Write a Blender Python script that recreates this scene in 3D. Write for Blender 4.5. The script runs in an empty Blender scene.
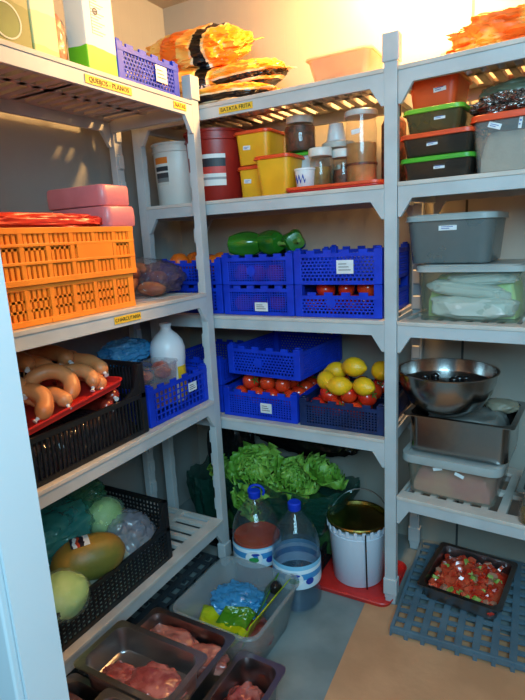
import bpy, bmesh, math, random
from mathutils import Vector, Matrix, noise
PI = math.pi
C = bpy.context.scene.collection
SC = bpy.context.scene
# ---------------------------------------------------------------- camera
F_PX, YAW, PITCH, ROLL, CAMH = 523.39, 0.5128, -0.2136, -0.0521, 1.2343
fwd = Vector((-math.sin(YAW)*math.cos(PITCH), math.cos(YAW)*math.cos(PITCH), math.sin(PITCH)))
rgt = Vector((math.cos(YAW), math.sin(YAW), 0)); upv = rgt.cross(fwd)
R_ = rgt*math.cos(ROLL) + upv*math.sin(ROLL); U_ = -rgt*math.sin(ROLL) + upv*math.cos(ROLL)
cd = bpy.data.cameras.new('camera'); cam = bpy.data.objects.new('camera', cd); C.objects.link(cam)
M = Matrix((R_, U_, -fwd)).transposed().to_4x4(); M.translation = Vector((0, 0, CAMH))
cam.matrix_world = M
cd.sensor_fit = 'VERTICAL'; cd.sensor_height = 36; cd.lens = F_PX/700*36; cd.clip_start = 0.02
SC.camera = cam
# ---------------------------------------------------------------- world, light, exposure
w = bpy.data.worlds.new('world'); SC.world = w; w.use_nodes = True
w.node_tree.nodes['Background'].inputs[0].default_value = (0.45, 0.72, 1.0, 1)
w.node_tree.nodes['Background'].inputs[1].default_value = 0.16
def area(name, loc, target, sx, sy, power, col):
    l = bpy.data.lights.new(name, 'AREA'); l.shape = 'RECTANGLE'; l.size = sx; l.size_y = sy
    l.energy = power; l.color = col
    o = bpy.data.objects.new(name, l); C.objects.link(o); o.location = loc
    o.rotation_euler = (Vector(target)-Vector(loc)).to_track_quat('-Z', 'Y').to_euler()
    return o
area('daylight_from_doorway', (0.35, -0.50, 1.85), (-0.75, 1.3, 0.6), 1.0, 0.9, 56, (0.40, 0.78, 1.0))
LAMP_POWER = 88
SC.view_settings.view_transform = 'Standard'; SC.view_settings.look = 'None'
SC.view_settings.gamma = 1; SC.view_settings.use_curve_mapping = False
SC.view_settings.exposure = 0.0
try:
    SC.cycles.use_denoising = True; SC.cycles.max_bounces = 8; SC.cycles.transparent_max_bounces = 16
    SC.cycles.caustics_reflective = False; SC.cycles.caustics_refractive = False
    SC.cycles.sample_clamp_indirect = 4
except Exception: pass

# ---------------------------------------------------------------- materials
def lin(c):
    return tuple(((v/255)/12.92 if v/255 <= .04045 else ((v/255+.055)/1.055)**2.4) for v in c) + (1,)
def mat(name, col, rough=.5, metal=0, col2=None, nscale=20, bump=0, bscale=60, alpha=1, trans=0, emit=None, estr=0, coat=0, sss=0, mixpos=(.4, .6), spec=.5):
    m = bpy.data.materials.new(name); m.use_nodes = True; nt = m.node_tree; b = nt.nodes['Principled BSDF']
    b.inputs['Roughness'].default_value = rough; b.inputs['Metallic'].default_value = metal
    b.inputs['Base Color'].default_value = lin(col); b.inputs['Alpha'].default_value = alpha
    b.inputs['Transmission Weight'].default_value = trans; b.inputs['Coat Weight'].default_value = coat
    b.inputs['Specular IOR Level'].default_value = spec
    if sss: b.inputs['Subsurface Weight'].default_value = sss; b.inputs['Subsurface Radius'].default_value = (.02, .012, .008); b.inputs['Subsurface Scale'].default_value = .5
    if emit: b.inputs['Emission Color'].default_value = lin(emit); b.inputs['Emission Strength'].default_value = estr
    tc = nt.nodes.new('ShaderNodeTexCoord')
    n = nt.nodes.new('ShaderNodeTexNoise'); n.inputs['Scale'].default_value = nscale; n.inputs['Detail'].default_value = 4
    nt.links.new(tc.outputs['Object'], n.inputs['Vector'])
    r = nt.nodes.new('ShaderNodeValToRGB'); r.color_ramp.elements[0].position, r.color_ramp.elements[1].position = mixpos
    c2 = col2 if col2 else tuple(v*.93 for v in col)
    r.color_ramp.elements[0].color = lin(col); r.color_ramp.elements[1].color = lin(c2)
    nt.links.new(n.outputs['Fac'], r.inputs['Fac']); nt.links.new(r.outputs['Color'], b.inputs['Base Color'])
    if bump:
        n2 = nt.nodes.new('ShaderNodeTexNoise'); n2.inputs['Scale'].default_value = bscale; n2.inputs['Detail'].default_value = 5
        nt.links.new(tc.outputs['Object'], n2.inputs['Vector'])
        bp = nt.nodes.new('ShaderNodeBump'); bp.inputs['Strength'].default_value = bump; bp.inputs['Distance'].default_value = .01
        nt.links.new(n2.outputs['Fac'], bp.inputs['Height']); nt.links.new(bp.outputs['Normal'], b.inputs['Normal'])
    return m
def panel_mat(name, col, axis, period, col2=None):
    """painted cold-room panel with faint pressed ribs along z"""
    m = mat(name, col, .45, 0, col2 or tuple(v*.97 for v in col), 3)
    nt = m.node_tree; b = nt.nodes['Principled BSDF']
    tc = nt.nodes.new('ShaderNodeTexCoord'); sp = nt.nodes.new('ShaderNodeSeparateXYZ'); nt.links.new(tc.outputs['Object'], sp.inputs[0])
    mu = nt.nodes.new('ShaderNodeMath'); mu.operation = 'MULTIPLY'; mu.inputs[1].default_value = 2*PI/period
    nt.links.new(sp.outputs[axis], mu.inputs[0])
    si = nt.nodes.new('ShaderNodeMath'); si.operation = 'SINE'; nt.links.new(mu.outputs[0], si.inputs[0])
    pw = nt.nodes.new('ShaderNodeMath'); pw.operation = 'GREATER_THAN'; pw.inputs[1].default_value = .93; nt.links.new(si.outputs[0], pw.inputs[0])
    bp = nt.nodes.new('ShaderNodeBump'); bp.inputs['Strength'].default_value = .35; bp.inputs['Distance'].default_value = .004; bp.invert = True
    nt.links.new(pw.outputs[0], bp.inputs['Height']); nt.links.new(bp.outputs['Normal'], b.inputs['Normal'])
    return m
def clear_mat(name, col, alpha=.3, rough=.15):
    """thin clear or frosted plastic: tinted see-through mixed with a glossy skin"""
    m = bpy.data.materials.new(name); m.use_nodes = True; nt = m.node_tree
    b = nt.nodes['Principled BSDF']; b.inputs['Base Color'].default_value = lin(col); b.inputs['Roughness'].default_value = rough
    tc = nt.nodes.new('ShaderNodeTexCoord'); n = nt.nodes.new('ShaderNodeTexNoise'); n.inputs['Scale'].default_value = 14
    nt.links.new(tc.outputs['Object'], n.inputs['Vector'])
    t = nt.nodes.new('ShaderNodeBsdfTransparent'); t.inputs[0].default_value = tuple(min(1, .86+.14*v) for v in lin(col)[:3])+(1,)
    mr = nt.nodes.new('ShaderNodeMapRange'); mr.inputs['To Min'].default_value = alpha*.8; mr.inputs['To Max'].default_value = min(1, alpha*1.2)
    nt.links.new(n.outputs['Fac'], mr.inputs['Value'])
    tl = nt.nodes.new('ShaderNodeBsdfTranslucent'); tl.inputs[0].default_value = lin(col)
    mt = nt.nodes.new('ShaderNodeMixShader'); mt.inputs[0].default_value = .4; nt.links.new(b.outputs[0], mt.inputs[1]); nt.links.new(tl.outputs[0], mt.inputs[2])
    m1 = nt.nodes.new('ShaderNodeMixShader'); nt.links.new(mr.outputs[0], m1.inputs[0]); nt.links.new(t.outputs[0], m1.inputs[1]); nt.links.new(mt.outputs[0], m1.inputs[2])
    gl = nt.nodes.new('ShaderNodeBsdfGlossy'); gl.name = 'skin'; gl.inputs['Roughness'].default_value = rough*.6+.02
    fa = nt.nodes.new('ShaderNodeLayerWeight'); fa.inputs['Blend'].default_value = .5
    pw = nt.nodes.new('ShaderNodeMath'); pw.operation = 'POWER'; pw.inputs[1].default_value = 3.5; nt.links.new(fa.outputs['Facing'], pw.inputs[0])
    fr = nt.nodes.new('ShaderNodeMath'); fr.operation = 'MULTIPLY_ADD'; fr.inputs[1].default_value = .45; fr.inputs[2].default_value = .035; nt.links.new(pw.outputs[0], fr.inputs[0])
    m2 = nt.nodes.new('ShaderNodeMixShader'); nt.links.new(fr.outputs[0], m2.inputs[0]); nt.links.new(m1.outputs[0], m2.inputs[1]); nt.links.new(gl.outputs[0], m2.inputs[2])
    nt.links.new(m2.outputs[0], nt.nodes['Material Output'].inputs['Surface'])
    return m
def film_mat(name, alpha=.2, bump=.6, bscale=12, col=(225, 230, 235)):
    m = clear_mat(name, col, alpha, .12); nt = m.node_tree; b = nt.nodes['Principled BSDF']
    tc = nt.nodes.new('ShaderNodeTexCoord'); n = nt.nodes.new('ShaderNodeTexNoise'); n.inputs['Scale'].default_value = bscale; n.inputs['Detail'].default_value = 3; n.inputs['Distortion'].default_value = 1.5
    nt.links.new(tc.outputs['Object'], n.inputs['Vector'])
    bp = nt.nodes.new('ShaderNodeBump'); bp.inputs['Strength'].default_value = bump; bp.inputs['Distance'].default_value = .03
    nt.links.new(n.outputs['Fac'], bp.inputs['Height']); nt.links.new(bp.outputs['Normal'], b.inputs['Normal']); nt.links.new(bp.outputs['Normal'], nt.nodes['skin'].inputs['Normal'])
    return m
def band_mat(name, bands, axis=2, base=(255, 255, 255), rough=.5, alpha=1, wav=0, wfreq=30, noisy=None):
    """stripes across one object axis: bands = [(from, colour)...], optionally with a wavy border"""
    m = mat(name, base, rough, alpha=alpha); nt = m.node_tree; b = nt.nodes['Principled BSDF']
    tc = nt.nodes.new('ShaderNodeTexCoord'); sp = nt.nodes.new('ShaderNodeSeparateXYZ'); nt.links.new(tc.outputs['Object'], sp.inputs[0])
    src = sp.outputs[axis]
    if wav:
        n = nt.nodes.new('ShaderNodeTexNoise'); n.inputs['Scale'].default_value = wfreq; nt.links.new(tc.outputs['Object'], n.inputs['Vector'])
        ma = nt.nodes.new('ShaderNodeMath'); ma.operation = 'MULTIPLY_ADD'; ma.inputs[1].default_value = wav; nt.links.new(n.outputs['Fac'], ma.inputs[0]); nt.links.new(src, ma.inputs[2]); src = ma.outputs[0]
    lo = bands[0][0]; hi = bands[-1][0]+.0001 if len(bands) > 1 else lo+1
    mr = nt.nodes.new('ShaderNodeMapRange'); mr.inputs['From Min'].default_value = lo; mr.inputs['From Max'].default_value = hi
    nt.links.new(src, mr.inputs['Value'])
    r = nt.nodes.new('ShaderNodeValToRGB'); r.color_ramp.interpolation = 'CONSTANT'
    el = r.color_ramp.elements
    while len(el) < len(bands): el.new(.5)
    for e, (p, c) in zip(el, bands): e.position = (p-lo)/(hi-lo); e.color = lin(c)
    nt.links.new(mr.outputs[0], r.inputs['Fac'])
    out = r.outputs['Color']
    if noisy:
        n = nt.nodes.new('ShaderNodeTexNoise'); n.inputs['Scale'].default_value = 9; n.inputs['Detail'].default_value = 5; nt.links.new(tc.outputs['Object'], n.inputs['Vector'])
        r2 = nt.nodes.new('ShaderNodeValToRGB'); r2.color_ramp.elements[0].position = .42; r2.color_ramp.elements[1].position = .58
        r2.color_ramp.elements[0].color = (1, 1, 1, 1); r2.color_ramp.elements[1].color = lin(noisy); nt.links.new(n.outputs['Fac'], r2.inputs['Fac'])
        mm = nt.nodes.new('ShaderNodeMix'); mm.data_type = 'RGBA'; mm.blend_type = 'MULTIPLY'; mm.inputs[0].default_value = 1
        nt.links.new(out, mm.inputs[6]); nt.links.new(r2.outputs['Color'], mm.inputs[7]); out = mm.outputs[2]
    nt.links.new(out, b.inputs['Base Color'])
    return m

SHELF = mat('shelf_plastic', (186, 190, 192), .45, 0, (176, 180, 182), 8)
GRID = mat('shelf_grid_plastic', (200, 192, 184), .5, 0, (186, 178, 170), 10)
WALLL = panel_mat('wall_panel_left', (152, 153, 150), 1, .06)
WALLB = panel_mat('wall_panel_back', (164, 160, 150), 0, .05)
WHITE = mat('white_paint', (205, 212, 216), .4, 0, (200, 207, 212), 2)
CEIL = mat('ceiling_panel', (176, 166, 150), .5, 0, (170, 160, 146), 2)
FLOOR = mat('floor_vinyl', (128, 138, 138), .35, 0, (112, 122, 122), 6, .05, 200)
SEAM = mat('panel_seam', (70, 72, 72), .6)
CARD = mat('cardboard', (200, 146, 106), .8, 0, (184, 132, 94), 5, .1, 60)
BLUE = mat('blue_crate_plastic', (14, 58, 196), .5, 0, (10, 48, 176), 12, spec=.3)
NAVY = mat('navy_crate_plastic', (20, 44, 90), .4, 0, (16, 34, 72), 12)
ORANGE = mat('orange_crate_plastic', (246, 146, 42), .45, 0, (236, 132, 34), 8)
BLACK = mat('black_crate_plastic', (16, 17, 19), .4, 0, (22, 23, 25), 12)
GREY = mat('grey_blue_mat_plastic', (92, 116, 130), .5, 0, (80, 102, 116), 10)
GREY_SHADED = mat('shaded_mat_plastic', (52, 60, 66), .5, 0, (44, 50, 56), 10)  # same floor grid plastic, with the shade under the shelving put into its colour
PAPER = mat('white_label_paper', (228, 230, 232), .6)
YTAPE = mat('yellow_tape', (236, 190, 50), .5)
INK = mat('black_ink', (40, 34, 20), .6)
BINK = mat('blue_ink', (24, 60, 160), .5)
STEEL = mat('stainless_steel', (176, 174, 172), .22, 1, (160, 158, 156), 4, .02, 80)
DSTEEL = mat('tray_steel', (170, 166, 166), .3, 1, (146, 142, 144), 4, .03, 60)
WIRE = mat('bail_wire', (170, 172, 176), .3, 1)
FROST = clear_mat('frosted_tub_plastic', (205, 215, 215), .2, .3)
FROSTL = clear_mat('frosted_lid_plastic', (215, 225, 225), .75, .35)
FROSTD = clear_mat('frosted_grey_tub_plastic', (150, 158, 158), .5, .35)
CLEAR = clear_mat('clear_plastic', (215, 225, 230), .08, .08)
PETB = clear_mat('bottle_plastic', (190, 215, 235), .04, .05)
GLASS = clear_mat('jar_glass', (190, 180, 160), .06, .05)
FILM = film_mat('cling_film', .03, .22, 9)
FILMW = film_mat('white_bag_film', .45, .22, 6, (190, 196, 214))
REDP = mat('red_plastic', (206, 44, 38), .4, 0, (194, 38, 34), 8)
ORLID = mat('orange_red_lid', (226, 78, 34), .4, 0, (214, 70, 30), 8)
GRLID = mat('green_lid', (74, 170, 44), .4, 0, (64, 156, 40), 8)
YTUB = mat('yellow_tub', (238, 176, 36), .4, 0, (228, 162, 32), 10, trans=0, sss=.1)
WPL = mat('white_plastic', (214, 214, 208), .4, 0, (206, 206, 200), 6)
MILKY = mat('milky_plastic', (222, 222, 226), .35, 0, (212, 212, 218), 6, sss=.15)
TOM = mat('tomato_skin', (206, 38, 20), .22, 0, (222, 62, 26), 9, coat=.3)
CALYX = mat('tomato_calyx', (60, 110, 30), .6)
PEP = mat('green_pepper_skin', (30, 92, 24), .2, 0, (48, 116, 30), 8, coat=.4)
STEM = mat('vegetable_stem', (90, 130, 50), .6)
LEM = mat('lemon_skin', (244, 184, 26), .35, 0, (234, 170, 28), 14, .25, 160)
ORF = mat('orange_fruit_skin', (232, 110, 24), .4, 0, (222, 98, 20), 14, .25, 160)
SAUS = mat('sausage_skin', (214, 144, 92), .42, 0, (196, 118, 66), 11, .15, 50, coat=.05)
SALA = mat('dark_cured_sausage', (120, 30, 22), .25, 0, (150, 50, 34), 18, .1, 60, coat=.4)
MEAT = mat('raw_meat', (140, 48, 42), .22, 0, (184, 100, 88), 22, .25, 30, coat=.5, sss=.1, mixpos=(.45, .62))
MEATP = mat('pale_meat', (188, 120, 104), .28, 0, (152, 74, 64), 20, .25, 30, coat=.4, sss=.1)
PINK = mat('pink_wrapped_block', (206, 128, 136), .4, 0, (198, 118, 126), 14, .12, 40, coat=.2)
REDF = film_mat('red_bag_film', .95, .6, 14, (206, 50, 30))
TEALF = film_mat('teal_bag_film', .5, .5, 9, (86, 196, 186))
BLUEF = film_mat('blue_bag_film', .95, .7, 14, (70, 170, 230))
GREENF = film_mat('green_bag_film', .5, .5, 9, (90, 160, 120))
DGREENF = film_mat('dark_green_bag_film', .42, .8, 7, (30, 95, 80))
PURF = film_mat('purple_bag_film', .5, .9, 12, (90, 84, 130))
NETF = mat('orange_net_bag', (238, 116, 40), .5, 0, (246, 184, 84), 9, .5, 40, mixpos=(.46, .56))
LEAF = mat('lettuce_leaf', (92, 146, 42), .5, 0, (134, 178, 72), 9, .3, 50, sss=.1)
PALEG = mat('pale_cabbage', (172, 206, 124), .45, 0, (196, 218, 150), 6, .15, 20)
MELON = mat('melon_skin', (170, 122, 48), .45, 0, (104, 108, 44), 5, .2, 40, mixpos=(.4, .6))
PEPV = mat('brown_bread', (176, 110, 62), .6, 0, (136, 70, 44), 14, .3, 30)
DARK = mat('dark_interior', (26, 20, 18), .6)
GOLD = mat('gold_lacquer', (168, 148, 78), .25, 1, (150, 134, 70), 6)
OLIVEL = mat('olive_lacquer', (96, 92, 46), .32, .55, (78, 76, 38), 6)
BUCK = mat('bucket_enamel', (206, 214, 226), .3, 0, (196, 206, 220), 4)
WATER = clear_mat('water_body', (90, 150, 190), .14, .05)
REDLIQ = mat('red_brown_liquid', (170, 62, 34), .2, 0, (150, 52, 28), 6, coat=.3)
LABELB = band_mat('bottle_label', [(.10, (208, 228, 240)), (.13, (60, 140, 196)), (.152, (216, 230, 240)), (.166, (120, 186, 220)), (.2, (120, 186, 220))], 2, rough=.35)
LAMPM = mat('lamp_glass', (255, 235, 200), .4, emit=(255, 214, 150), estr=9)

# ---------------------------------------------------------------- geometry helpers
def setp(o, label=None, cat=None, group=None, kind=None):
    if label: o['label'] = label
    if cat: o['category'] = cat
    if group: o['group'] = group
    if kind: o['kind'] = kind
    return o
def thing(name, label, cat, loc=(0, 0, 0), rz=0, group=None, rx=0, ry=0):
    o = bpy.data.objects.new(name, None); C.objects.link(o); o.empty_display_size = .05
    o.location = loc; o.rotation_euler = (rx, ry, rz)
    return setp(o, label, cat, group)
def obj(name, bm, m, parent=None, loc=(0, 0, 0), rot=(0, 0, 0), smooth=False, bevel=0, sub=0, seg=2):
    me = bpy.data.meshes.new(name)
    bmesh.ops.recalc_face_normals(bm, faces=bm.faces)
    bm.to_mesh(me); bm.free()
    if smooth:
        for p in me.polygons: p.use_smooth = True
    for mm in (m if isinstance(m, (list, tuple)) else [m]): me.materials.append(mm)
    o = bpy.data.objects.new(name, me); C.objects.link(o); o.location = loc; o.rotation_euler = rot
    if parent: o.parent = parent
    if bevel:
        b = o.modifiers.new('bevel', 'BEVEL'); b.width = bevel; b.segments = seg; b.limit_method = 'ANGLE'; b.angle_limit = .6
    if sub:
        s = o.modifiers.new('sub', 'SUBSURF'); s.levels = sub; s.render_levels = sub
    if smooth and me.polygons:
        try: me.set_sharp_from_angle(angle=.7)
        except Exception: pass
    return o
def solo(name, bm, m, label, cat, loc=(0, 0, 0), rz=0, group=None, kind=None, **k):
    rot = k.pop('rot', (0, 0, rz))
    return setp(obj(name, bm, m, None, loc, rot, **k), label, cat, group, kind)
def struct(name, bm, m, **k):
    return setp(obj(name, bm, m, **k), kind='structure')
def dup(root, loc, rz=None, label=None, group=None, rot=None, scale=None):
    r = root.copy(); C.objects.link(r); r.location = loc
    if rot is not None: r.rotation_euler = rot
    elif rz is not None: r.rotation_euler = (0, 0, rz)
    if scale: r.scale = (scale,)*3
    if label: r['label'] = label
    if group: r['group'] = group
    for ch in list(root.children):
        c = ch.copy(); C.objects.link(c); c.parent = r
        for g in list(ch.children):
            d = g.copy(); C.objects.link(d); d.parent = c
    return r
def B(): return bmesh.new()
def box(bm, x0, x1, y0, y1, z0, z1, M=None):
    vs = [bm.verts.new(Vector(p) if M is None else M @ Vector(p)) for p in ((x0, y0, z0), (x1, y0, z0), (x1, y1, z0), (x0, y1, z0), (x0, y0, z1), (x1, y0, z1), (x1, y1, z1), (x0, y1, z1))]
    for f in ((3, 2, 1, 0), (4, 5, 6, 7), (0, 1, 5, 4), (1, 2, 6, 5), (2, 3, 7, 6), (3, 0, 4, 7)): bm.faces.new([vs[i] for i in f])
    return bm
def prism(bm, pts, y0, y1, M=None):
    """polygon in xz extruded along y"""
    a = [bm.verts.new((M or Matrix()) @ Vector((x, y0, z))) for x, z in pts]; b = [bm.verts.new((M or Matrix()) @ Vector((x, y1, z))) for x, z in pts]
    bm.faces.new(a); bm.faces.new(b[::-1]); n = len(pts)
    for i in range(n): bm.faces.new((a[i], b[i], b[(i+1) % n], a[(i+1) % n]))
    return bm
def loft(bm, rings, cap0=True, cap1=True, closed=True):
    R = [[bm.verts.new(p) for p in r] for r in rings]
    n = len(R[0])
    for a, b in zip(R, R[1:]):
        for i in range(n if closed else n-1): bm.faces.new((a[i], a[(i+1) % n], b[(i+1) % n], b[i]))
    if cap0: bm.faces.new(R[0][::-1])
    if cap1: bm.faces.new(R[-1])
    return bm
def lathe(bm, prof, seg=32, c=(0, 0), cap0=True, cap1=True):
    return loft(bm, [[(c[0]+r*math.cos(2*PI*i/seg), c[1]+r*math.sin(2*PI*i/seg), z) for i in range(seg)] for r, z in prof], cap0, cap1)
def rr(w, d, r, z, n=5, cx=0, cy=0):
    r = min(r, w/2-1e-4, d/2-1e-4); out = []
    for k, (sx, sy) in enumerate(((1, 1), (-1, 1), (-1, -1), (1, -1))):
        for i in range(n+1):
            a = PI/2*k + PI/2*i/n
            out.append((cx+sx*(w/2-r)+r*math.cos(a), cy+sy*(d/2-r)+r*math.sin(a), z))
    return out
def tube(bm, pts, rad, seg=10, cap=True):
    pts = [Vector(p) for p in pts]; rings = []; prev = None
    for i, p in enumerate(pts):
        t = (pts[min(i+1, len(pts)-1)]-pts[max(i-1, 0)]).normalized()
        if prev is None: n = t.orthogonal().normalized()
        else: n = (prev - t*prev.dot(t)); n = n.normalized() if n.length > 1e-6 else t.orthogonal().normalized()
        prev = n; b = t.cross(n); r = rad[i] if isinstance(rad, (list, tuple)) else rad
        rings.append([p+(n*math.cos(2*PI*k/seg)+b*math.sin(2*PI*k/seg))*r for k in range(seg)])
    return loft(bm, rings, cap, cap)
def blob(bm, c, s, amp=.15, fr=3, seed=0, sub=4, box_=0, flat=0, M=None, ridge=0):
    """lumpy closed body; box_ pushes it towards a cushion shape, flat cuts its underside"""
    t = bmesh.new(); bmesh.ops.create_icosphere(t, subdivisions=sub, radius=1)
    vm = {}
    for v in t.verts:
        d = v.co.normalized(); q = d.copy()
        if box_:
            e = 1-box_*.75
            q = Vector([math.copysign(abs(k)**e, k) for k in d]); m_ = max(abs(q.x), abs(q.y), abs(q.z)); q = q.normalized()*(1+(1/m_*.0))
            q = d.lerp(Vector([math.copysign(abs(k)**e, k) for k in d]), box_)
        nn = noise.fractal(d*fr+Vector((seed*7.1, seed*3.3, seed)), 1, 2, 4)
        if ridge: nn += ridge*(abs(noise.noise(d*fr*2.3+Vector((seed, 5, seed*2))))-.25)*2
        q = q*(1+amp*nn)
        if flat and q.z < -flat: q.z = -flat - (q.z+flat)*-.08
        p = Vector((c[0]+q.x*s[0], c[1]+q.y*s[1], c[2]+q.z*s[2]))
        vm[v] = bm.verts.new(M @ p if M else p)
    for f in t.faces: bm.faces.new([vm[v] for v in f.verts])
    t.free(); return bm
def heap(bm, w, d, z0, h, amp, fr, seed, n=28, r=.02, edge=.3):
    """a lumpy filling inside a container: closed body with a bumpy top"""
    top = {}; bot = {}
    for i in range(n+1):
        for j in range(n+1):
            u = -1+2*i/n; v = -1+2*j/n
            # round the corners of the plan a little
            k = 1-.06*(u*u*v*v)
            x, y = u*w/2*k, v*d/2*k
            e = max(abs(u), abs(v)); f = 1-max(0, (e-(1-edge))/edge)**2
            z = z0+h*(.35+.65*f)+amp*noise.fractal(Vector((x*fr+seed, y*fr, seed)), 1, 2, 3)*f+amp*.6*abs(noise.noise(Vector((x*fr*1.6, y*fr*1.6+seed, 1))))
            top[i, j] = bm.verts.new((x, y, max(z, z0+.002))); 
            if i in (0, n) or j in (0, n): bot[i, j] = bm.verts.new((x, y, z0))
    for i in range(n):
        for j in range(n): bm.faces.new((top[i, j], top[i+1, j], top[i+1, j+1], top[i, j+1]))
    ring = [(i, 0) for i in range(n)]+[(n, j) for j in range(n)]+[(i, n) for i in range(n, 0, -1)]+[(0, j) for j in range(n, 0, -1)]
    for a, b in zip(ring, ring[1:]+ring[:1]): bm.faces.new((top[a], bot[a], bot[b], top[b]))
    bm.faces.new([bot[k] for k in ring])
    return bm
def text_bm(s, size, depth=.0006):
    cu = bpy.data.curves.new('t', 'FONT'); cu.body = s; cu.size = size; cu.extrude = depth; cu.align_x = 'CENTER'; cu.align_y = 'CENTER'; cu.resolution_u = 2
    o = bpy.data.objects.new('t', cu); C.objects.link(o)
    bpy.context.view_layer.update()
    me = bpy.data.meshes.new_from_object(o.evaluated_get(bpy.context.evaluated_depsgraph_get()))
    bm = bmesh.new(); bm.from_mesh(me); bpy.data.objects.remove(o); bpy.data.curves.remove(cu); bpy.data.meshes.remove(me)
    for v in bm.verts: v.co = Vector((v.co.x, -v.co.z, v.co.y))     # stand it up, facing -y
    return bm
def at_right(u, v, z):      # a place in the right-hand unit's own directions
    ph = .0788; return (-.402+u*math.cos(ph)+v*math.sin(ph), 1.5337-u*math.sin(ph)+v*math.cos(ph), z)
RR = -.0788
# ================================================================ setting
XW, YW, ZC = -1.50, 1.965, 2.185
bm = B(); box(bm, XW-.06, 1.0, .36, YW+.06, -.06, 0); struct('floor', bm, FLOOR)
bm = B(); box(bm, XW-.06, 1.0, .36, YW+.06, ZC, ZC+.06); struct('ceiling', bm, CEIL)
bm = B(); box(bm, XW-.06, XW, .36, YW, 0, ZC); struct('wall_left', bm, WALLL)
bm = B(); box(bm, XW-.06, 1.0, YW, YW+.06, 0, ZC); struct('wall_back', bm, WALLB)
bm = B(); box(bm, 1.0, 1.06, .36, YW+.06, 0, ZC); struct('wall_right', bm, WALLB)
bm = B(); box(bm, XW-.06, -.6, .357, .42, 0, ZC); box(bm, .6, 1.0, .357, .42, 0, ZC); box(bm, -.6, .6, .357, .42, 2.16, ZC); struct('wall_front', bm, WHITE)
bm = B(); box(bm, -.685, -.604, .345, .357, 0, 2.08); box(bm, .604, .685, .345, .357, 0, 2.08); struct('trim_1', bm, WHITE, bevel=.003)
bm = B(); box(bm, -.78, -.70, .325, .357, 0, 2.1); struct('trim_2', bm, CEIL, bevel=.003)
for i, x in enumerate((-.275,)):
    bm = B(); box(bm, x-.004, x+.004, YW-.002, YW+.001, 0, ZC); struct('trim_%d' % (i+3), bm, SEAM)
bm = B(); box(bm, -1.2, 1.0, -2.0, .357, -.06, -.002); struct('floor_outside', bm, FLOOR)
# ================================================================ shelving
def post_bm(H, teeth):
    """teeth: +1 teeth towards +y, -1 towards -y; local square 37 x 30 mm"""
    b = B(); box(b, -.0185, .0185, -.013, .013, .02, H-.02)
    z = .14
    while z < H-.14:
        y0 = .013*teeth; pts_ = [(y0-.002*teeth, z), (y0+.009*teeth, z+.006), (y0+.009*teeth, z+.05), (y0-.002*teeth, z+.056)]
        a = [b.verts.new((-.013, y, zz)) for y, zz in pts_]; c = [b.verts.new((.013, y, zz)) for y, zz in pts_]
        b.faces.new(a); b.faces.new(c[::-1])
        for i in range(4): b.faces.new((a[i], c[i], c[(i+1) % 4], a[(i+1) % 4]))
        z += .09
    return b
def cap_bm(H):
    b = B(); box(b, -.023, .023, -.018, .018, H-.072, H)
    return b
def foot_bm():
    b = B(); box(b, -.0225, .0225, -.0175, .0175, .035, .095); box(b, -.017, .017, -.012, .012, 0, .036); return b
def add_post(parent, x, y, H, teeth):
    p = obj('post', post_bm(H, teeth), SHELF, parent, (x, y, 0), bevel=.0015)
    obj('post_cap', cap_bm(H), SHELF, p, bevel=.003); obj('foot', foot_bm(), SHELF, p, bevel=.003)
def beam_bm(L, z, y0, y1, gl=True, gr=True):
    """long edge beam with a sloping bracket under each end"""
    b = B(); t = z-.012; lo = z-.046; g = .05
    pts = [(0, t), (L, t)]
    pts += [(L, lo-g), (L-.008, lo-g), (L-.04, lo)] if gr else [(L, lo)]
    pts += [(.04, lo), (.008, lo-g), (0, lo-g)] if gl else [(0, lo)]
    prism(b, pts[::-1], y0, y1)
    return b
def grid_bm(L, D, z, x0=0, nmid=1, slat=.026, gap=.016):
    """one slatted deck: frame, cross slats and a rib along the middle"""
    b = B(); t0 = z-.012; fw = .045
    box(b, x0, L, -.003, fw, t0, z); box(b, x0, L, D-fw, D+.003, t0, z)
    for m in range(nmid):
        y = fw+(D-2*fw)*(m+1)/(nmid+1); box(b, x0, L, y-.012, y+.012, t0-.004, z-.0005)
    n = max(1, int((L-x0)/(slat+gap))); st = (L-x0)/n
    for i in range(n+1):
        x = x0+i*st; box(b, max(x0, x-slat/2), min(L, x+slat/2), fw-.004, D-fw+.004, t0-.004, z-.0004)
    for k in range(int((L-x0)/.3)): box(b, x0+.3*k+.29, x0+.3*k+.315, fw-.004, D-fw+.004, t0-.004, z-.0002)
    return b
def unit(label, loc, rz, L, D, zs, H, posts, inner=(.0185, .0185), gl=True, gr=True):
    t = thing('shelving_unit', label, 'shelving', loc, rz)
    for (x, back) in posts: add_post(t, x, D-.013 if back else .013, H, -1 if back else 1)
    a, c = inner
    for z in zs:
        s = obj('shelf', grid_bm(L-c, D, z, a, slat=.020 if z < .5 else .023, gap=.030 if z < .5 else .019), GRID, t, bevel=.0015)
        f = beam_bm(L-a-c, z, .0, .014, gl, gr); obj('front_beam', f, SHELF, s, (a, 0, 0), bevel=.001)
        f = beam_bm(L-a-c, z, D-.014, D, gl, gr); obj('rear_beam', f, SHELF, s, (a, 0, 0), bevel=.001)
        for xx in ((a-.005, a+.013), (L-c-.013, L-c+.005)):
            e = B(); box(e, xx[0], xx[1], .03, D-.03, z-.05, z-.014); obj('end_rail', e, SHELF, s)
    return t
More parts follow.
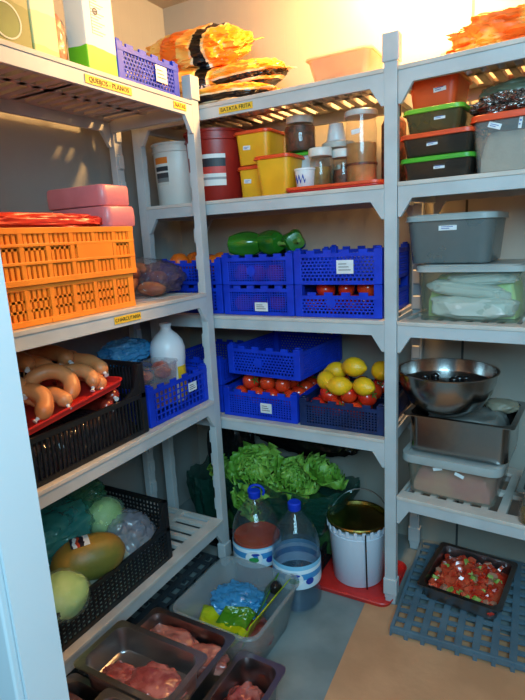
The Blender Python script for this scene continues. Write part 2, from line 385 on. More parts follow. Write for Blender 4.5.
# left unit: stands along the left wall, faces +x
YL0, YL1, XLf = .43, 1.507, -1.0383
L = YL1-YL0
left = unit('grey slatted shelving unit standing along the left wall, four shelves deep in crates', (XLf, YL0, 0), PI/2, L, .37, (1.664, 1.0557, .6713, .2026), 1.742,
            ((.0185, 0), (L-.0185, 0), (.0185, 1), (L-.0185, 1)), (.037, .037))
BX0, BX1, BY = -1.355, -.402, 1.5337
L2 = BX1-BX0
back = unit('grey slatted shelving unit standing against the back wall, blue crates on its middle shelves', (BX0, BY, 0), 0, L2, .37, (1.6645, 1.3609, .9678, .5876), 1.75,
            ((.0185, 0), (L2-.0185, 0), (.0185, 1), (L2-.0185, 1)), (.037, .037))
right = unit('grey slatted shelving unit joined on at the right, holding plastic tubs and a steel bowl', at_right(0, 0, 0), RR, .80, .37, (1.664, 1.3642, .9669, .4022), 1.75,
             ((.7815, 0), (.7815, 1)), (.002, .037))
# yellow tapes with the shelf names
def tape(parent_label, txt, cx, cy, z, rz, wid, h=.02, size=.017):
    t = thing('shelf_tape', parent_label, 'label tape', (cx, cy, z), rz)
    b = B(); box(b, -wid/2, wid/2, -.0012, 0, -h/2, h/2); obj('tape', b, YTAPE, t)
    b = text_bm(txt, size); obj('lettering', b, INK, t, (0, -.0014, 0))
XF = XLf+.001
tape('yellow tape reading QUEIJOS on the beam of the top left shelf', 'QUEIJOS - PLANOS', XF, 1.108, 1.636, PI/2, .165)
tape('short yellow tape reading NATAS on the top left beam near its corner post', 'NATAS', XF, 1.405, 1.638, PI/2, .062)
tape('yellow tape reading CHARCUTARIA on the beam of the second left shelf', 'CHARCUTARIA', XF, 1.085, 1.030, PI/2, .105, size=.0145)
tape('yellow tape reading BATATA FRITA on the top beam of the back shelving', 'BATATA FRITA', -.915, BY-.001, 1.636, 0, .125)

# ================================================================ lamp
t = thing('wall_lamp', 'round glowing wall lamp high on the back wall over the right shelving', 'lamp', (-.40, YW, 2.085), 0)
b = B(); lathe(b, [(.085, 0), (.085, .02), (.075, .028)], 32); obj('base', b, WHITE, t, rot=(PI/2, 0, 0), smooth=True)
b = B(); lathe(b, [(.072, .028), (.07, .05), (.055, .068), (.03, .078), (.005, .081)], 32); obj('dome', b, LAMPM, t, rot=(PI/2, 0, 0), smooth=True)
l = bpy.data.lights.new('lamp_light', 'POINT'); l.energy = LAMP_POWER; l.color = (1.0, .55, .19); l.shadow_soft_size = .045
lo = bpy.data.objects.new('lamp_light', l); C.objects.link(lo); lo.parent = t; lo.location = (0, -.22, .0)

# ================================================================ crates
def lattice(b, M, Lw, H, nx, nz, bar, t, stag=False, fr=.012):
    """perforated wall in local xz starting at origin, thickness t along +y"""
    box(b, 0, Lw, 0, t, 0, fr, M); box(b, 0, Lw, -.002, t+.001, H-fr, H, M)
    box(b, 0, fr, 0, t, 0, H, M); box(b, Lw-fr, Lw, 0, t, 0, H, M)
    iw, ih = Lw-2*fr, H-2*fr
    for k in range(1, nz): z = fr+ih*k/nz; box(b, fr, Lw-fr, t*.2, t*.8, z-bar/2, z+bar/2, M)
    for r in range(nz):
        z0 = fr+ih*r/nz; z1 = fr+ih*(r+1)/nz
        for k in range(nx+1):
            x = fr+iw*(k+(.5 if stag and r % 2 else 0))/nx
            if x > Lw-fr: continue
            box(b, x-bar/2, x+bar/2, t*.15, t*.85, z0, z1, M)
def walls(b, w, d, hf, hs, hb, cell, bar, t, stag, fr=.012, cellz=None):
    """four perforated walls on a w x d plan: front, sides and rear heights"""
    cz = cellz or cell
    T = Matrix.Translation
    for (O, ang, Lw, H) in (((-w/2, -d/2, 0), 0, w, hf), ((w/2, -d/2, 0), PI/2, d, hs), ((w/2, d/2, 0), PI, w, hb), ((-w/2, d/2, 0), -PI/2, d, hs)):
        lattice(b, T(O) @ Matrix.Rotation(ang, 4, 'Z'), Lw, H, max(2, round(Lw/cell)), max(1, round(H/cz)), bar, t, stag, fr)
def base_bm(w, d, t=.004, n=10):
    b = B(); box(b, -w/2+.004, w/2-.004, -d/2+.004, d/2-.004, .001, t+.001)
    for k in range(n):
        x = -w/2+.01+(w-.02)*k/(n-1); box(b, x-.002, x+.002, -d/2+.006, d/2-.006, t, t+.004)
    return b
def blue_crate(label, loc, rz, w, d, h, cell=.014, stag=False, m=None, mark=None, group=None, logo=True, low=.012):
    m = m or BLUE
    t = thing('plastic_crate', label, 'crate', loc, rz, group)
    b = B(); walls(b, w, d, h-low, h-low, h-low, cell, .0045 if cell > .011 else .003, .005, stag)
    if logo: lathe_disc(b, -.02, -d/2-.0015, h*.45, .017)
    obj('body', b, m, t)
    obj('base', base_bm(w, d), m, t)
    for sx in (-1, 1):
        for sy in (-1, 1):
            b = B(); cx, cy = sx*(w/2-.012), sy*(d/2-.012); box(b, cx-.013, cx+.013, cy-.013, cy+.013, 0, h); box(b, cx-.008, cx+.008, cy-.008, cy+.008, h, h+.006)
            obj('corner_post', b, m, t, bevel=.002)
    for sy in (-1, 1):
        y = sy*(d/2-.003)
        for k in (-.3, -.1, .1, .3): b = B(); box(b, k*w-.014, k*w+.014, y-.003, y+.003, h-low-.002, h-low+.010); obj('rim_tab', b, m, t)
    if mark:
        x, z, lw, lh = mark[:4]
        b = B(); box(b, x-lw/2, x+lw/2, -d/2-.0042, -d/2-.003, z-lh/2, z+lh/2); lb = obj('label', b, PAPER, t, label='x') if False else obj('label', b, PAPER, t)
        b = B()
        for q in range(3): box(b, x-lw*.38, x+lw*(.1+.12*q), -d/2-.0048, -d/2-.0041, z+lh*(.22-.22*q)-.001, z+lh*(.22-.22*q)+.001)
        obj('print', b, INK, lb)
    return t
def lathe_disc(b, x, y, z, r, n=20, t=.003):
    a = [b.verts.new((x+r*math.cos(2*PI*i/n), y, z+r*math.sin(2*PI*i/n))) for i in range(n)]
    c = [b.verts.new((x+r*math.cos(2*PI*i/n), y+t, z+r*math.sin(2*PI*i/n))) for i in range(n)]
    b.faces.new(a); b.faces.new(c[::-1])
    for i in range(n): b.faces.new((a[i], c[i], c[(i+1) % n], a[(i+1) % n]))
# ---- fruit and vegetable prototypes
def tomato_proto():
    t = thing('tomato', 'x', 'tomato')
    b = B(); N = 20
    prof = [(.0001, -.026), (.012, -.0265), (.024, -.021), (.032, -.008), (.0335, .003), (.030, .014), (.022, .023), (.012, .026), (.005, .0235), (.0001, .022)]
    rings = [[(r*(1+.025*math.cos(5*a))*math.cos(a), r*(1+.025*math.cos(5*a))*math.sin(a), z) for a in [2*PI*i/N for i in range(N)]] for r, z in prof]
    loft(b, rings); obj('fruit', b, TOM, t, smooth=True)
    b = B()
    for k in range(5):
        a = 2*PI*k/5; pr = Vector((math.cos(a), math.sin(a), 0)); sd = Vector((-math.sin(a), math.cos(a), 0))
        c0 = Vector((0, 0, .0242)); tip = pr*.019+Vector((0, 0, .0285)); mid = pr*.009+Vector((0, 0, .0275))
        vs = [b.verts.new(v) for v in (c0, mid+sd*.003, tip, mid-sd*.003)]; v2 = [b.verts.new(v.co-Vector((0, 0, .001))) for v in vs]
        b.faces.new(vs); b.faces.new(v2[::-1])
        for i in range(4): b.faces.new((vs[i], v2[i], v2[(i+1) % 4], vs[(i+1) % 4]))
    tube(b, [(0, 0, .023), (.001, 0, .033)], .0018, 6)
    obj('calyx', b, CALYX, t)
    return t
tom0 = tomato_proto(); tom_used = [False]
def tomato(loc, label, group, rot, s=1):
    if not tom_used[0]:
        tom_used[0] = True; tom0.location = loc; tom0.rotation_euler = rot; tom0.scale = (s,)*3; tom0['label'] = label; tom0['group'] = group; return tom0
    return dup(tom0, loc, label=label, group=group, rot=rot, scale=s)
random.seed(4)
def tomato_pile(x0, x1, y0, y1, z0, layers, label, group, seed=1):
    rnd = random.Random(seed); r = .034
    for L_ in range(layers):
        z = z0+.028+L_*.046; off = r if L_ % 2 else 0
        y = y0+r+off*.6
        while y < y1-r+.001:
            x = x0+r+off
            while x < x1-r+.001:
                tomato((x+rnd.uniform(-.004, .004), y+rnd.uniform(-.004, .004), z+rnd.uniform(-.003, .003)), label, group, (rnd.uniform(-1.2, 1.2), rnd.uniform(-1.2, 1.2), rnd.uniform(0, 6)), rnd.uniform(.9, 1.03))
                x += 2*r+.001
            y += 2*r+.001
def pepper(label, loc, rot, s=1, seed=0):
    t = thing('green_pepper', label, 'pepper', loc, 0, 'green peppers on the upper left crate'); t.rotation_euler = rot; t.scale = (s,)*3
    b = B(); N = 28; rings = []
    for k in range(15):
        u = k/14; z = -.05+.1*u; r = .036*(math.sin(PI*min(1, .14+u*.8))**.45)*(.74+.3*u); r *= (.28 if k == 0 else 1) * (.35 if k == 14 else 1)
        if k == 14: z -= .006
        rings.append([(r*(1+.1*math.cos(4*a+seed))*math.cos(a), r*(1+.1*math.cos(4*a+seed))*math.sin(a), z) for a in [2*PI*i/N for i in range(N)]])
    loft(b, rings); obj('fruit', b, PEP, t, smooth=True)
    b = B(); tube(b, [(0, 0, .040), (.002, 0, .052), (.006, .002, .066)], [.009, .0045, .0055], 8); obj('stem', b, STEM, t, smooth=True)
    return t
def lemon(label, loc, rot, s=1, group=None):
    b = B(); prof = [(.0005, -.046), (.006, -.043), (.011, -.037), (.022, -.028), (.030, -.012), (.0315, 0), (.030, .012), (.022, .028), (.012, .037), (.007, .042), (.0005, .045)]
    lathe(b, prof, 24); o = solo('lemon', b, LEM, label, 'lemon', loc, group=group, rot=rot, smooth=True); o.scale = (s,)*3; return o

# ================================================================ back unit, third shelf: blue crates with peppers and tomatoes
Z3 = .9690; CY = 1.558+.17
w1 = .272
lowL = blue_crate('blue tomato crate under the green pepper crate, third back shelf', (-.886, CY, Z3), 0, w1, .34, .104, .0105, mark=(.015, .03, .05, .03), logo=False)
topL = blue_crate('blue crate on the third back shelf with green peppers on top', (-.886, CY, Z3+.105), 0, w1, .34, .104, .0105)
lowR = blue_crate('blue tomato crate, lower of the stack beside the grey post', (-.598, CY, Z3), 0, .29, .34, .104, .0145, True, low=.034)
topR = blue_crate('blue crate with a white label, upper of the stack beside the grey post', (-.598, CY, Z3+.105), 0, .29, .34, .110, .0145, True, mark=(.03, .055, .055, .042), logo=False)
far1 = blue_crate('lower blue crate in the left corner of the third back shelf', (-1.172, CY+.01, Z3), 0, .27, .34, .104, .0145)
far2 = blue_crate('blue crate in the left corner of the third back shelf with oranges showing on top', (-1.172, CY+.01, Z3+.105), 0, .27, .34, .09, .0145)
G1 = 'tomatoes in the blue crates on the third back shelf'
tomato_pile(-1.01, -.762, 1.572, 1.70, Z3+.008, 1, 'ripe red tomato in the lower crate under the green peppers', G1+', left', 2)
tomato_pile(-.73, -.466, 1.572, 1.72, Z3+.008, 2, 'ripe red tomato in the lower crate beside the grey post', G1+', right', 3)
tomato_pile(-1.01, -.762, 1.572, 1.66, Z3+.113, 1, 'ripe red tomato behind the mesh of the crate under the green peppers', G1+', upper left', 5)
pepper('green pepper lying at the left end of the upper left blue crate', (-.962, 1.618, Z3+.242), (PI/2, .2, 1.9), 1.25, 0)
pepper('middle green pepper of the three on the upper left blue crate', (-.875, 1.64, Z3+.244), (PI/2+.1, .1, 1.2), 1.25, 1)
pepper('green pepper at the right end of the row, touching the taller blue crate', (-.795, 1.665, Z3+.242), (PI/2, -.2, .6), 1.25, 2)
pepper('green pepper half hidden behind the other three on the blue crate', (-.90, 1.73, Z3+.225), (PI/2, .2, 2.4), 1.0, 3)
for i, (x, y, dz) in enumerate(((-1.255, 1.62, 0), (-1.185, 1.66, .0), (-1.11, 1.63, -.01), (-1.24, 1.70, .0), (-1.13, 1.72, -.005))):
    b = B(); prof = [(.0005, -.037), (.02, -.033), (.033, -.018), (.038, 0), (.033, .018), (.02, .033), (.004, .036), (.0005, .034)]; lathe(b, prof, 24)
    solo('orange_fruit', b, ORF, 'orange lying in the blue crate in the far left corner of the back shelf', 'orange', (x, y, Z3+.182+dz), group='oranges in the corner crate', rot=(i, i*.7, 0), smooth=True)

# ================================================================ back unit, fourth shelf
Z4 = .5888
cA = blue_crate('blue crate heaped with tomatoes on the fourth back shelf, under another blue crate', (-.903, CY, Z4), 0, .30, .34, .105, .0115, mark=(.03, .045, .045, .036), logo=False)
cB = blue_crate('blue crate stacked askew on the tomato crate on the fourth back shelf', (-.872, 1.735, Z4+.158), -.07, .30, .34, .108, .014, True)
cE = blue_crate('blue crate showing at the far left end of the fourth back shelf, lower of two', (-1.205, CY+.01, Z4), 0, .27, .33, .105, .0145)
cF = blue_crate('blue crate showing at the far left end of the fourth back shelf, upper of two', (-1.205, CY+.01, Z4+.106), 0, .27, .33, .105, .0145)
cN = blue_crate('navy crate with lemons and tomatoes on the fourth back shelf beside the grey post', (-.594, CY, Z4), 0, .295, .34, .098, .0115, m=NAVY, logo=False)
G2 = 'tomatoes heaped in the blue crate on the fourth back shelf'
tomato_pile(-1.04, -.765, 1.572, 1.88, Z4+.045, 2, 'ripe tomato heaped in the crate below the askew blue crate', G2, 7)
G3 = 'tomatoes in the navy crate'
tomato_pile(-.728, -.46, 1.572, 1.82, Z4+.03, 2, 'ripe tomato in the navy crate beneath the lemons', G3, 9)
zl = Z4+.145
lemon('lemon at the left edge of the navy crate, next to the askew blue crate', (-.668, 1.625, zl+.004), (PI/2, .3, .5), 1.05)
lemon('lemon at the front of the navy crate, lowest of the cluster', (-.612, 1.60, zl-.004), (PI/2, 0, 1.9), 1.05)
lemon('lemon at the front right of the navy crate, nearest the grey post', (-.528, 1.605, zl), (PI/2, .5, 1.2), 1.0)
lemon('topmost lemon of the pile in the navy crate', (-.585, 1.675, zl+.045), (PI/2, 0, 1.4), 1.1)
lemon('lemon at the back of the navy crate, partly behind the grey post', (-.495, 1.69, zl+.035), (PI/2, .4, .4), 1.05)
lemon('lemon half hidden between the other lemons at the back of the navy crate', (-.66, 1.70, zl+.02), (PI/2, .2, 2.0), 1.0)

# ================================================================ back unit, second shelf: buckets, tubs, jars
Z2 = 1.3621
def bucket(label, loc, r0, r1, h, body, lidm, lab=True, rimm=None):
    t = thing('bucket', label, 'bucket', loc)
    b = B(); lathe(b, [(r0*.97, 0), (r0, .004), (r0+(r1-r0)*.85, h*.85), (r1*1.03, h*.86), (r1*1.03, h*.885), (r1, h*.89), (r1, h*.97)], 40); obj('body', b, body, t, smooth=True)
    b = B(); lathe(b, [(r1*1.04, h*.965), (r1*1.05, h*.97), (r1*1.05, h), (r1*1.0, h), (r1*.97, h*.985)], 40); obj('lid', b, lidm, t, smooth=True)
    return t
def wraplabel(t, r0, r1, h, z0, z1, a0, a1, m, name='label', n=14, off=.0015):
    """a paper label bent round a tapering can; a0..a1 in degrees from +x"""
    b = B(); rings = []
    for k in range(n+1):
        a = math.radians(a0+(a1-a0)*k/n)
        col = []
        for z in (z0, z1):
            r = r0+(r1-r0)*z/h+off; col.append((r*math.cos(a), r*math.sin(a), z))
        for z in (z1, z0):
            r = r0+(r1-r0)*z/h+off*.2; col.append((r*math.cos(a), r*math.sin(a), z))
        rings.append(col)
    loft(b, rings); return obj(name, b, m, t, smooth=False)
wb = bucket('cream white plastic bucket with an orange and black label, second back shelf, far left', (-1.272, 1.69, Z2), .088, .096, .222, WPL, WPL)
lb = band_mat('small_bucket_label', [(.07, (200, 198, 190)), (.085, (120, 120, 118)), (.1, (60, 60, 62)), (.118, (214, 214, 208)), (.124, (50, 50, 54)), (.14, (214, 214, 208)), (.15, (226, 120, 40)), (.172, (226, 120, 40))], 2)
wraplabel(wb, .088, .096, .222, .075, .172, -118, -80, lb)
DRED = mat('dark_red_plastic', (160, 34, 24), .4, 0, (150, 30, 22), 8)
rb = bucket('large red plastic bucket with a white label, second back shelf behind the corner post', (-1.105, 1.70, Z2), .1, .112, .243, DRED, DRED)
lb2 = band_mat('red_bucket_label', [(.055, (222, 220, 216)), (.075, (150, 148, 150)), (.083, (222, 220, 216)), (.095, (200, 60, 50)), (.118, (36, 38, 46)), (.146, (226, 226, 224)), (.165, (226, 226, 224))], 2)
wraplabel(rb, .1, .112, .243, .055, .16, -112, -42, lb2)
def tubm(b, w, d, h, tap=.012, r=.015, t=.002, lip=.004, lh=.006):
    w0, d0 = w-2*tap, d-2*tap
    loft(b, [rr(w0, d0, r*.8, 0), rr(w0+.004, d0+.004, r, .004), rr(w, d, r, h-lh), rr(w+2*lip, d+2*lip, r+lip, h-lh), rr(w+2*lip, d+2*lip, r+lip, h), rr(w-2*t, d-2*t, r, h), rr(w0-2*t, d0-2*t, r*.8, t+.001)])
    return b
def slab(b, w, d, r, z0, z1, ch=.002):
    return loft(b, [rr(w-2*ch, d-2*ch, r, z0), rr(w, d, r, z0+ch), rr(w, d, r, z1-ch), rr(w-2*ch, d-2*ch, r, z1)])
def lidded(name, label, cat, loc, rz, w, d, h, bodym, lidm, lidh=.014, fill=None, fh=0, stick=None, tap=.01, group=None, r=.02, sm=False):
    t = thing(name, label, cat, loc, rz, group)
    b = B(); tubm(b, w, d, h-lidh*.6, tap, r); obj('body', b, bodym, t, smooth=True)
    b = B(); slab(b, w+.012, d+.012, r+.004, h-lidh, h-.003); slab(b, w-.02, d-.02, r, h-.004, h-.001, .001); slab(b, w+.016, d+.016, r+.004, h-lidh, h-lidh+.004, .001); obj('lid', b, lidm, t, smooth=True)
    if fill: b = B(); heap(b, w-2*tap-.008, d-2*tap-.008, .004, fh, .006, 22, h*50, 20); obj('contents', b, fill, t, smooth=True)
    for (x, z, lw, lh, ro) in (stick or ()):
        k = tap*(1-z/h); b = B(); box(b, -lw/2, lw/2, -.0012, 0, -lh/2, lh/2)
        s = obj('sticker', b, PAPER, t, (x, -d/2+k-.0012, z), (-math.atan(tap/h), ro, 0))
        b = B(); box(b, -lw*.36, lw*.3, -.0018, -.0011, lh*.08, lh*.18); box(b, -lw*.36, lw*.1, -.0018, -.0011, -lh*.22, -lh*.12); obj('handwriting', b, BINK, s)
    return t
ST = ((0, .06, .03, .014, .03),)
lidded('yellow_tub', 'lower yellow tub of the two stacked beside the red bucket', 'tub', (-.925, 1.70, Z2), 0, .115, .13, .112, YTUB, ORLID, stick=((-.02, .06, .028, .014, .05),), tap=.006)
lidded('yellow_tub', 'yellow tub with an orange lid, on top of its stack beside the red bucket', 'tub', (-.92, 1.70, Z2+.113), 0, .13, .14, .112, YTUB, ORLID, stick=((-.02, .055, .028, .014, .05),), tap=.008)
lidded('yellow_tub', 'yellow tub with an orange lid standing in front, left of the blue patterned cup', 'tub', (-.815, 1.628, Z2), 0, .125, .12, .128, YTUB, ORLID, tap=.012)
t = thing('lidded_tray', 'flat red plastic lid lying at the front of the second back shelf under the jars', 'lid', (-.605, 1.645, Z2))
b = B(); slab(b, .31, .20, .03, 0, .012, .003); obj('plate', b, REDP, t, smooth=True)
b = B(); loft(b, [rr(.318, .208, .034, .007), rr(.322, .212, .036, .009), rr(.322, .212, .036, .016), rr(.302, .192, .03, .016), rr(.300, .19, .03, .011)]); obj('rim', b, ORLID, t, smooth=True)
ZR = Z2+.0125
def jar(name, label, cat, loc, r, h, bodym, capm, capr, caph, fill=None, fh=0, neck=.8, waist=None):
    t = thing(name, label, cat, loc)
    sh = h-caph
    b = B(); lathe(b, [(r*.94, 0), (r, .006), (r, sh*.82), (r*.94, sh*.92), (r*neck, sh), (r*neck, sh+caph*.5)], 32); obj('body', b, bodym, t, smooth=True)
    b = B(); lathe(b, [(capr, sh+.001), (capr*1.02, sh+.003), (capr*1.02, h-.003), (capr*.96, h), (capr*.3, h)], 32); obj('lid', b, capm, t, smooth=True)
    if fill: b = B(); lathe(b, [(r*.9, .003), (r*.955, .008), (r*.955, fh), (r*.5, fh+.003)], 28); obj('contents', b, fill, t, smooth=True)
    return t
LID2 = mat('pale_lid', (200, 196, 190), .4); COFFEE = mat('dark_contents', (120, 62, 40), .5, 0, (70, 40, 28), 60); OLIVE = mat('olive_brine', (150, 118, 62), .3, 0, (120, 88, 44), 30)
BRINE = mat('brown_brine', (168, 118, 66), .3, 0, (190, 140, 84), 20); BLK = mat('black_bottle', (30, 26, 26), .25); BLKCAP = mat('black_cap', (34, 26, 26), .4)
t = lidded('storage_tub', 'round-cornered white tub with a green lid behind the front yellow tub, under the jar', 'tub', (-.775, 1.745, Z2), 0, .15, .13, .14, MILKY, GRLID, tap=.012)
CUPB = mat('white_cup', (226, 228, 230), .35)
jar('glass_jar', 'glass jar of red brown preserve with a pale lid on top of the green-lidded tub', 'jar', (-.775, 1.71, Z2+.141), .052, .113, GLASS, LID2, .045, .024, COFFEE, .08)
t = thing('patterned_cup', 'short white tub with a blue wave pattern in front of the jars', 'cup', (-.712, 1.60, ZR+.0035))
b = B(); lathe(b, [(.026, 0), (.028, .002), (.033, .052), (.035, .053), (.035, .058), (.031, .058), (.03, .05)], 28); obj('body', b, CUPB, t, smooth=True)
for k, a in enumerate((-125, -100, -75)):
    b = B(); rings = []
    for j in range(9):
        aa = math.radians(a-11+22*j/8); zc = .026+.009*math.sin(j/8*2*PI); wd = .002+.004*math.sin(PI*j/8); rr_ = .028+.005*zc/.052+.0012
        rings.append([(rr_*math.cos(aa), rr_*math.sin(aa), zc-wd), (rr_*math.cos(aa), rr_*math.sin(aa), zc+wd), ((rr_-.001)*math.cos(aa), (rr_-.001)*math.sin(aa), zc+wd), ((rr_-.001)*math.cos(aa), (rr_-.001)*math.sin(aa), zc-wd)])
    loft(b, rings); obj('wave_print', b, BINK, t)
jar('glass_jar', 'squat glass jar of olives with a white lid, left one of the pair', 'jar', (-.672, 1.632, ZR+.0035), .033, .118, GLASS, WPL, .037, .026, OLIVE, .06)
jar('glass_jar', 'squat glass jar of olives with a white lid, next to the tall jar', 'jar', (-.612, 1.675, ZR+.0035), .033, .112, GLASS, WPL, .036, .026, COFFEE, .05)
jar('plastic_tub', 'round white tub with a ribbed lid stacked behind the two small jars', 'tub', (-.66, 1.765, Z2), .05, .165, FROST, LID2, .054, .02, OLIVE, .09)
t = thing('paper_cup', 'small white cup upside down on the ribbed tub behind the small jars', 'cup', (-.665, 1.76, Z2+.166))
b = B(); lathe(b, [(.032, 0), (.033, .004), (.024, .055), (.023, .058), (.01, .058)], 24); obj('body', b, CUPB, t, smooth=True); b = B(); lathe(b, [(.033, .001), (.035, .003), (.033, .006)], 24); obj('rim', b, CUPB, t, smooth=True)
t = jar('tall_jar', 'tall clear canister of brown brine with a pale lid on the red lid', 'jar', (-.548, 1.665, ZR+.0035), .048, .215, GLASS, LID2, .05, .018, BRINE, .12, .96)
b = B(); box(b, -.014, .014, -.0012, .0, -.007, .007); obj('tape_mark', b, PAPER, t, (0, -.0495, .15), (0, -.1, 0))
b = B(); lathe(b, [(.0492, .055), (.0495, .057), (.0495, .06), (.0492, .062)], 28, cap0=False, cap1=False); obj('band', b, COFFEE, t)
t = thing('dark_bottle', 'dark brown bottle with a black cap beside the tall canister, partly behind the post', 'bottle', (-.464, 1.73, Z2))
b = B(); lathe(b, [(.036, 0), (.038, .004), (.038, .19), (.03, .205), (.02, .212), (.02, .222)], 28); obj('body', b, COFFEE, t, smooth=True)
b = B(); lathe(b, [(.023, .215), (.023, .245), (.02, .247)], 24); obj('cap', b, BLKCAP, t, smooth=True)

# ================================================================ back unit, top
Z1 = 1.6657
BAGM = band_mat('potato_bag_film', [(-.25, (248, 160, 60)), (-.13, (252, 204, 110)), (-.06, (246, 120, 34)), (.02, (250, 200, 110)), (.075, (250, 236, 204)), (.085, (22, 22, 30)), (.125, (250, 236, 204)), (.135, (250, 176, 70)), (.30, (250, 176, 70))], 0, rough=.3, noisy=(255, 205, 140), wav=.05, wfreq=6)
BAGM2 = band_mat('potato_bag_film_yellow', [(-.06, (22, 22, 30)), (-.022, (250, 232, 196)), (-.014, (22, 22, 30)), (.004, (250, 236, 204)), (.010, (250, 180, 64)), (.024, (252, 214, 130)), (.06, (252, 214, 130))], 2, rough=.3, noisy=(255, 196, 120), wav=.012, wfreq=7)
def bag(label, cat, loc, rot, s, m, seed, amp=.13, fr=2.2, name='food_bag', seal=True, group=None, text=None):
    t = thing(name, label, cat, loc, 0, group); t.rotation_euler = rot
    b = B(); blob(b, (0, 0, 0), s, amp*1.4, fr*1.3, seed, 5, .45, ridge=.7)
    obj('bag_body', b, m, t, smooth=True)
    if seal:
        if text:
            b = text_bm(text[0], text[1]); obj('lettering', b, PAPER, t, (s[0]*.42, -s[1]*.99, -.004), (-.15, 0, .12))
        for sx in (-1, 1):
            b = B(); n = 12; rings = []
            for k in range(n+1):
                y = (-1+2*k/n)*s[1]*.62; dz = .012*noise.noise(Vector((k*.9, seed, sx))); x0 = sx*s[0]*.80; x1 = sx*(s[0]*1.12+.006*noise.noise(Vector((k*1.7, seed, 3))))
                rings.append([(x0, y, dz*.4+.0015), (x1, y, dz+.0015), (x1, y, dz), (x0, y, dz*.4)])
            loft(b, rings); obj('end_seal', b, m, t, smooth=False)
    return t
bag('flat potato bag at the bottom of the pile on the top back shelf', 'food bag', (-1.03, 1.68, Z1+.040), (.05, 0, .03), (.180, .125, .038), BAGM2, 3, .05)
bag('orange potato bag with a black band, middle of the top shelf pile', 'food bag', (-1.205, 1.70, Z1+.130), (.40, .05, .30), (.185, .125, .052), BAGM, 5, .06, text=('BATATA', .022))
bag('yellow orange potato bag at the right of the pile, above the flat one', 'food bag', (-1.00, 1.75, Z1+.118), (.16, -.02, -.1), (.15, .12, .048), BAGM2, 8, .06)
bag('topmost orange potato bag of the pile on the top back shelf', 'food bag', (-1.185, 1.75, Z1+.248), (.40, .10, -.05), (.205, .135, .066), BAGM, 11, .07)
b = B(); blob(b, (0, 0, 0), (.06, .1, .045), .2, 2, 4, 3, .3); solo('food_bag', b, BAGM2, 'crumpled bag end poking from behind the corner post on the top shelf', 'food bag', (-1.25, 1.66, Z1+.048), smooth=True)
t = lidded('storage_tub', 'shallow translucent tub with orange food on the top back shelf', 'tub', (-.600, 1.69, Z1), 0, .20, .16, .095, clear_mat('warm_tub_plastic', (240, 214, 184), .4, .3), clear_mat('warm_lid_plastic', (244, 222, 196), .6, .35), .012, mat('orange_food', (214, 110, 50), .5, 0, (240, 170, 90), 30, .3, 40), .04, tap=.02)
# text on bag band
for (tx, x, y, z, r) in (('BATATA', -.87, 1.563, Z1+.05, (-.1, .1, .05)),):
    pass

# ================================================================ left unit, top shelf
ZL1 = 1.6652
GPAN = mat('printed_green', (74, 100, 50), .5, 0, (90, 118, 60), 12)
CARTON = mat('carton_board', (222, 220, 208), .45, 0, (208, 206, 190), 10)
CART2 = band_mat('carton_pale_green', [(0, (176, 190, 120)), (.03, (196, 206, 150)), (.1, (206, 212, 180)), (.16, (222, 224, 206)), (.3, (222, 224, 206))], 2, wav=.02, wfreq=20)
CART3 = band_mat('carton_green_wave', [(0, (104, 190, 30)), (.072, (226, 224, 218)), (.3, (226, 224, 218))], 2, wav=.03, wfreq=9)
def carton(label, loc, rz, w, d, h, m, pr=None):
    t = thing('drink_carton', label, 'carton', loc, rz)
    b = B(); box(b, -w/2, w/2, -d/2, d/2, 0, h); obj('box', b, m, t, bevel=.003)
    b = B(); box(b, -w/2+.004, w/2-.004, -.002, .002, h, h+.012); prism(b, [(-d/2+.004, h), (d/2-.004, h), (0, h+.01)], -w/2+.004, w/2-.004, Matrix.Rotation(PI/2, 4, 'Z')); obj('folded_top', b, m, t)
    if pr: pr(t, w, d, h)
    return t
def pan_print(t, w, d, h):
    b = B(); lathe_disc(b, .006, -d/2-.0012, .045, .034, 28, .001)
    obj('pan_picture', b, GPAN, t)
    b = B()
    for i in range(28):
        a0, a1 = 2*PI*i/28, 2*PI*(i+1)/28; y = -d/2-.002
        vs = [b.verts.new((.006+r*math.cos(a), yy, .045+r*math.sin(a))) for yy in (y, y+.0014) for r, a in ((.034, a0), (.037, a0), (.037, a1), (.034, a1))]
        b.faces.new(vs[:4]); b.faces.new(vs[4:][::-1])
    box(b, -.004, .004, -d/2-.002, -d/2-.0006, .08, .115); box(b, -.009, .003, -d/2-.002, -d/2-.0006, .108, .122); obj('pan_outline', b, CARTON, t)
C1G = band_mat('carton_green_brown', [(0, (116, 124, 70)), (.11, (150, 150, 104)), (.15, (214, 212, 196)), (.3, (214, 212, 196))], 2, wav=.05, wfreq=12)
carton('tall carton printed with a green frying pan, leftmost on the top left shelf', (-1.085, .825, ZL1), PI/2, .135, .07, .24, C1G, pan_print)
carton('pale green carton standing between the frying pan carton and the foil pouch', (-1.09, .935, ZL1), PI/2+.05, .075, .07, .23, CART2)
def recycle(t, w, d, h):
    b = B()
    for i in range(20):
        a0, a1 = 2*PI*i/20, 2*PI*(i+1)/20; y = -d/2-.0014
        vs = [b.verts.new((-.012+r*math.cos(a), yy, h-.062+r*math.sin(a))) for yy in (y, y+.001) for r, a in ((.006, a0), (.008, a0), (.008, a1), (.006, a1))]
        b.faces.new(vs[:4]); b.faces.new(vs[4:][::-1])
    box(b, -.016, -.008, -d/2-.0015, -d/2, h-.063, h-.061); obj('round_mark', b, INK, t)
    b = B()
    for k in range(12): box(b, -.026, .008+.012*math.sin(k*2.1), -d/2-.0008, -d/2+.0005, .09+.007*k, .0915+.007*k)
    box(b, -.027, -.026, -d/2-.0008, -d/2+.0005, .09, .1685)
    obj('small_print', b, mat('grey_print', (150, 150, 150), .6), t)
carton('white carton with a bright green wave at its foot, nearest the small blue crate', (-1.085, 1.110, ZL1), PI/2, .105, .066, .205, CART3, recycle)
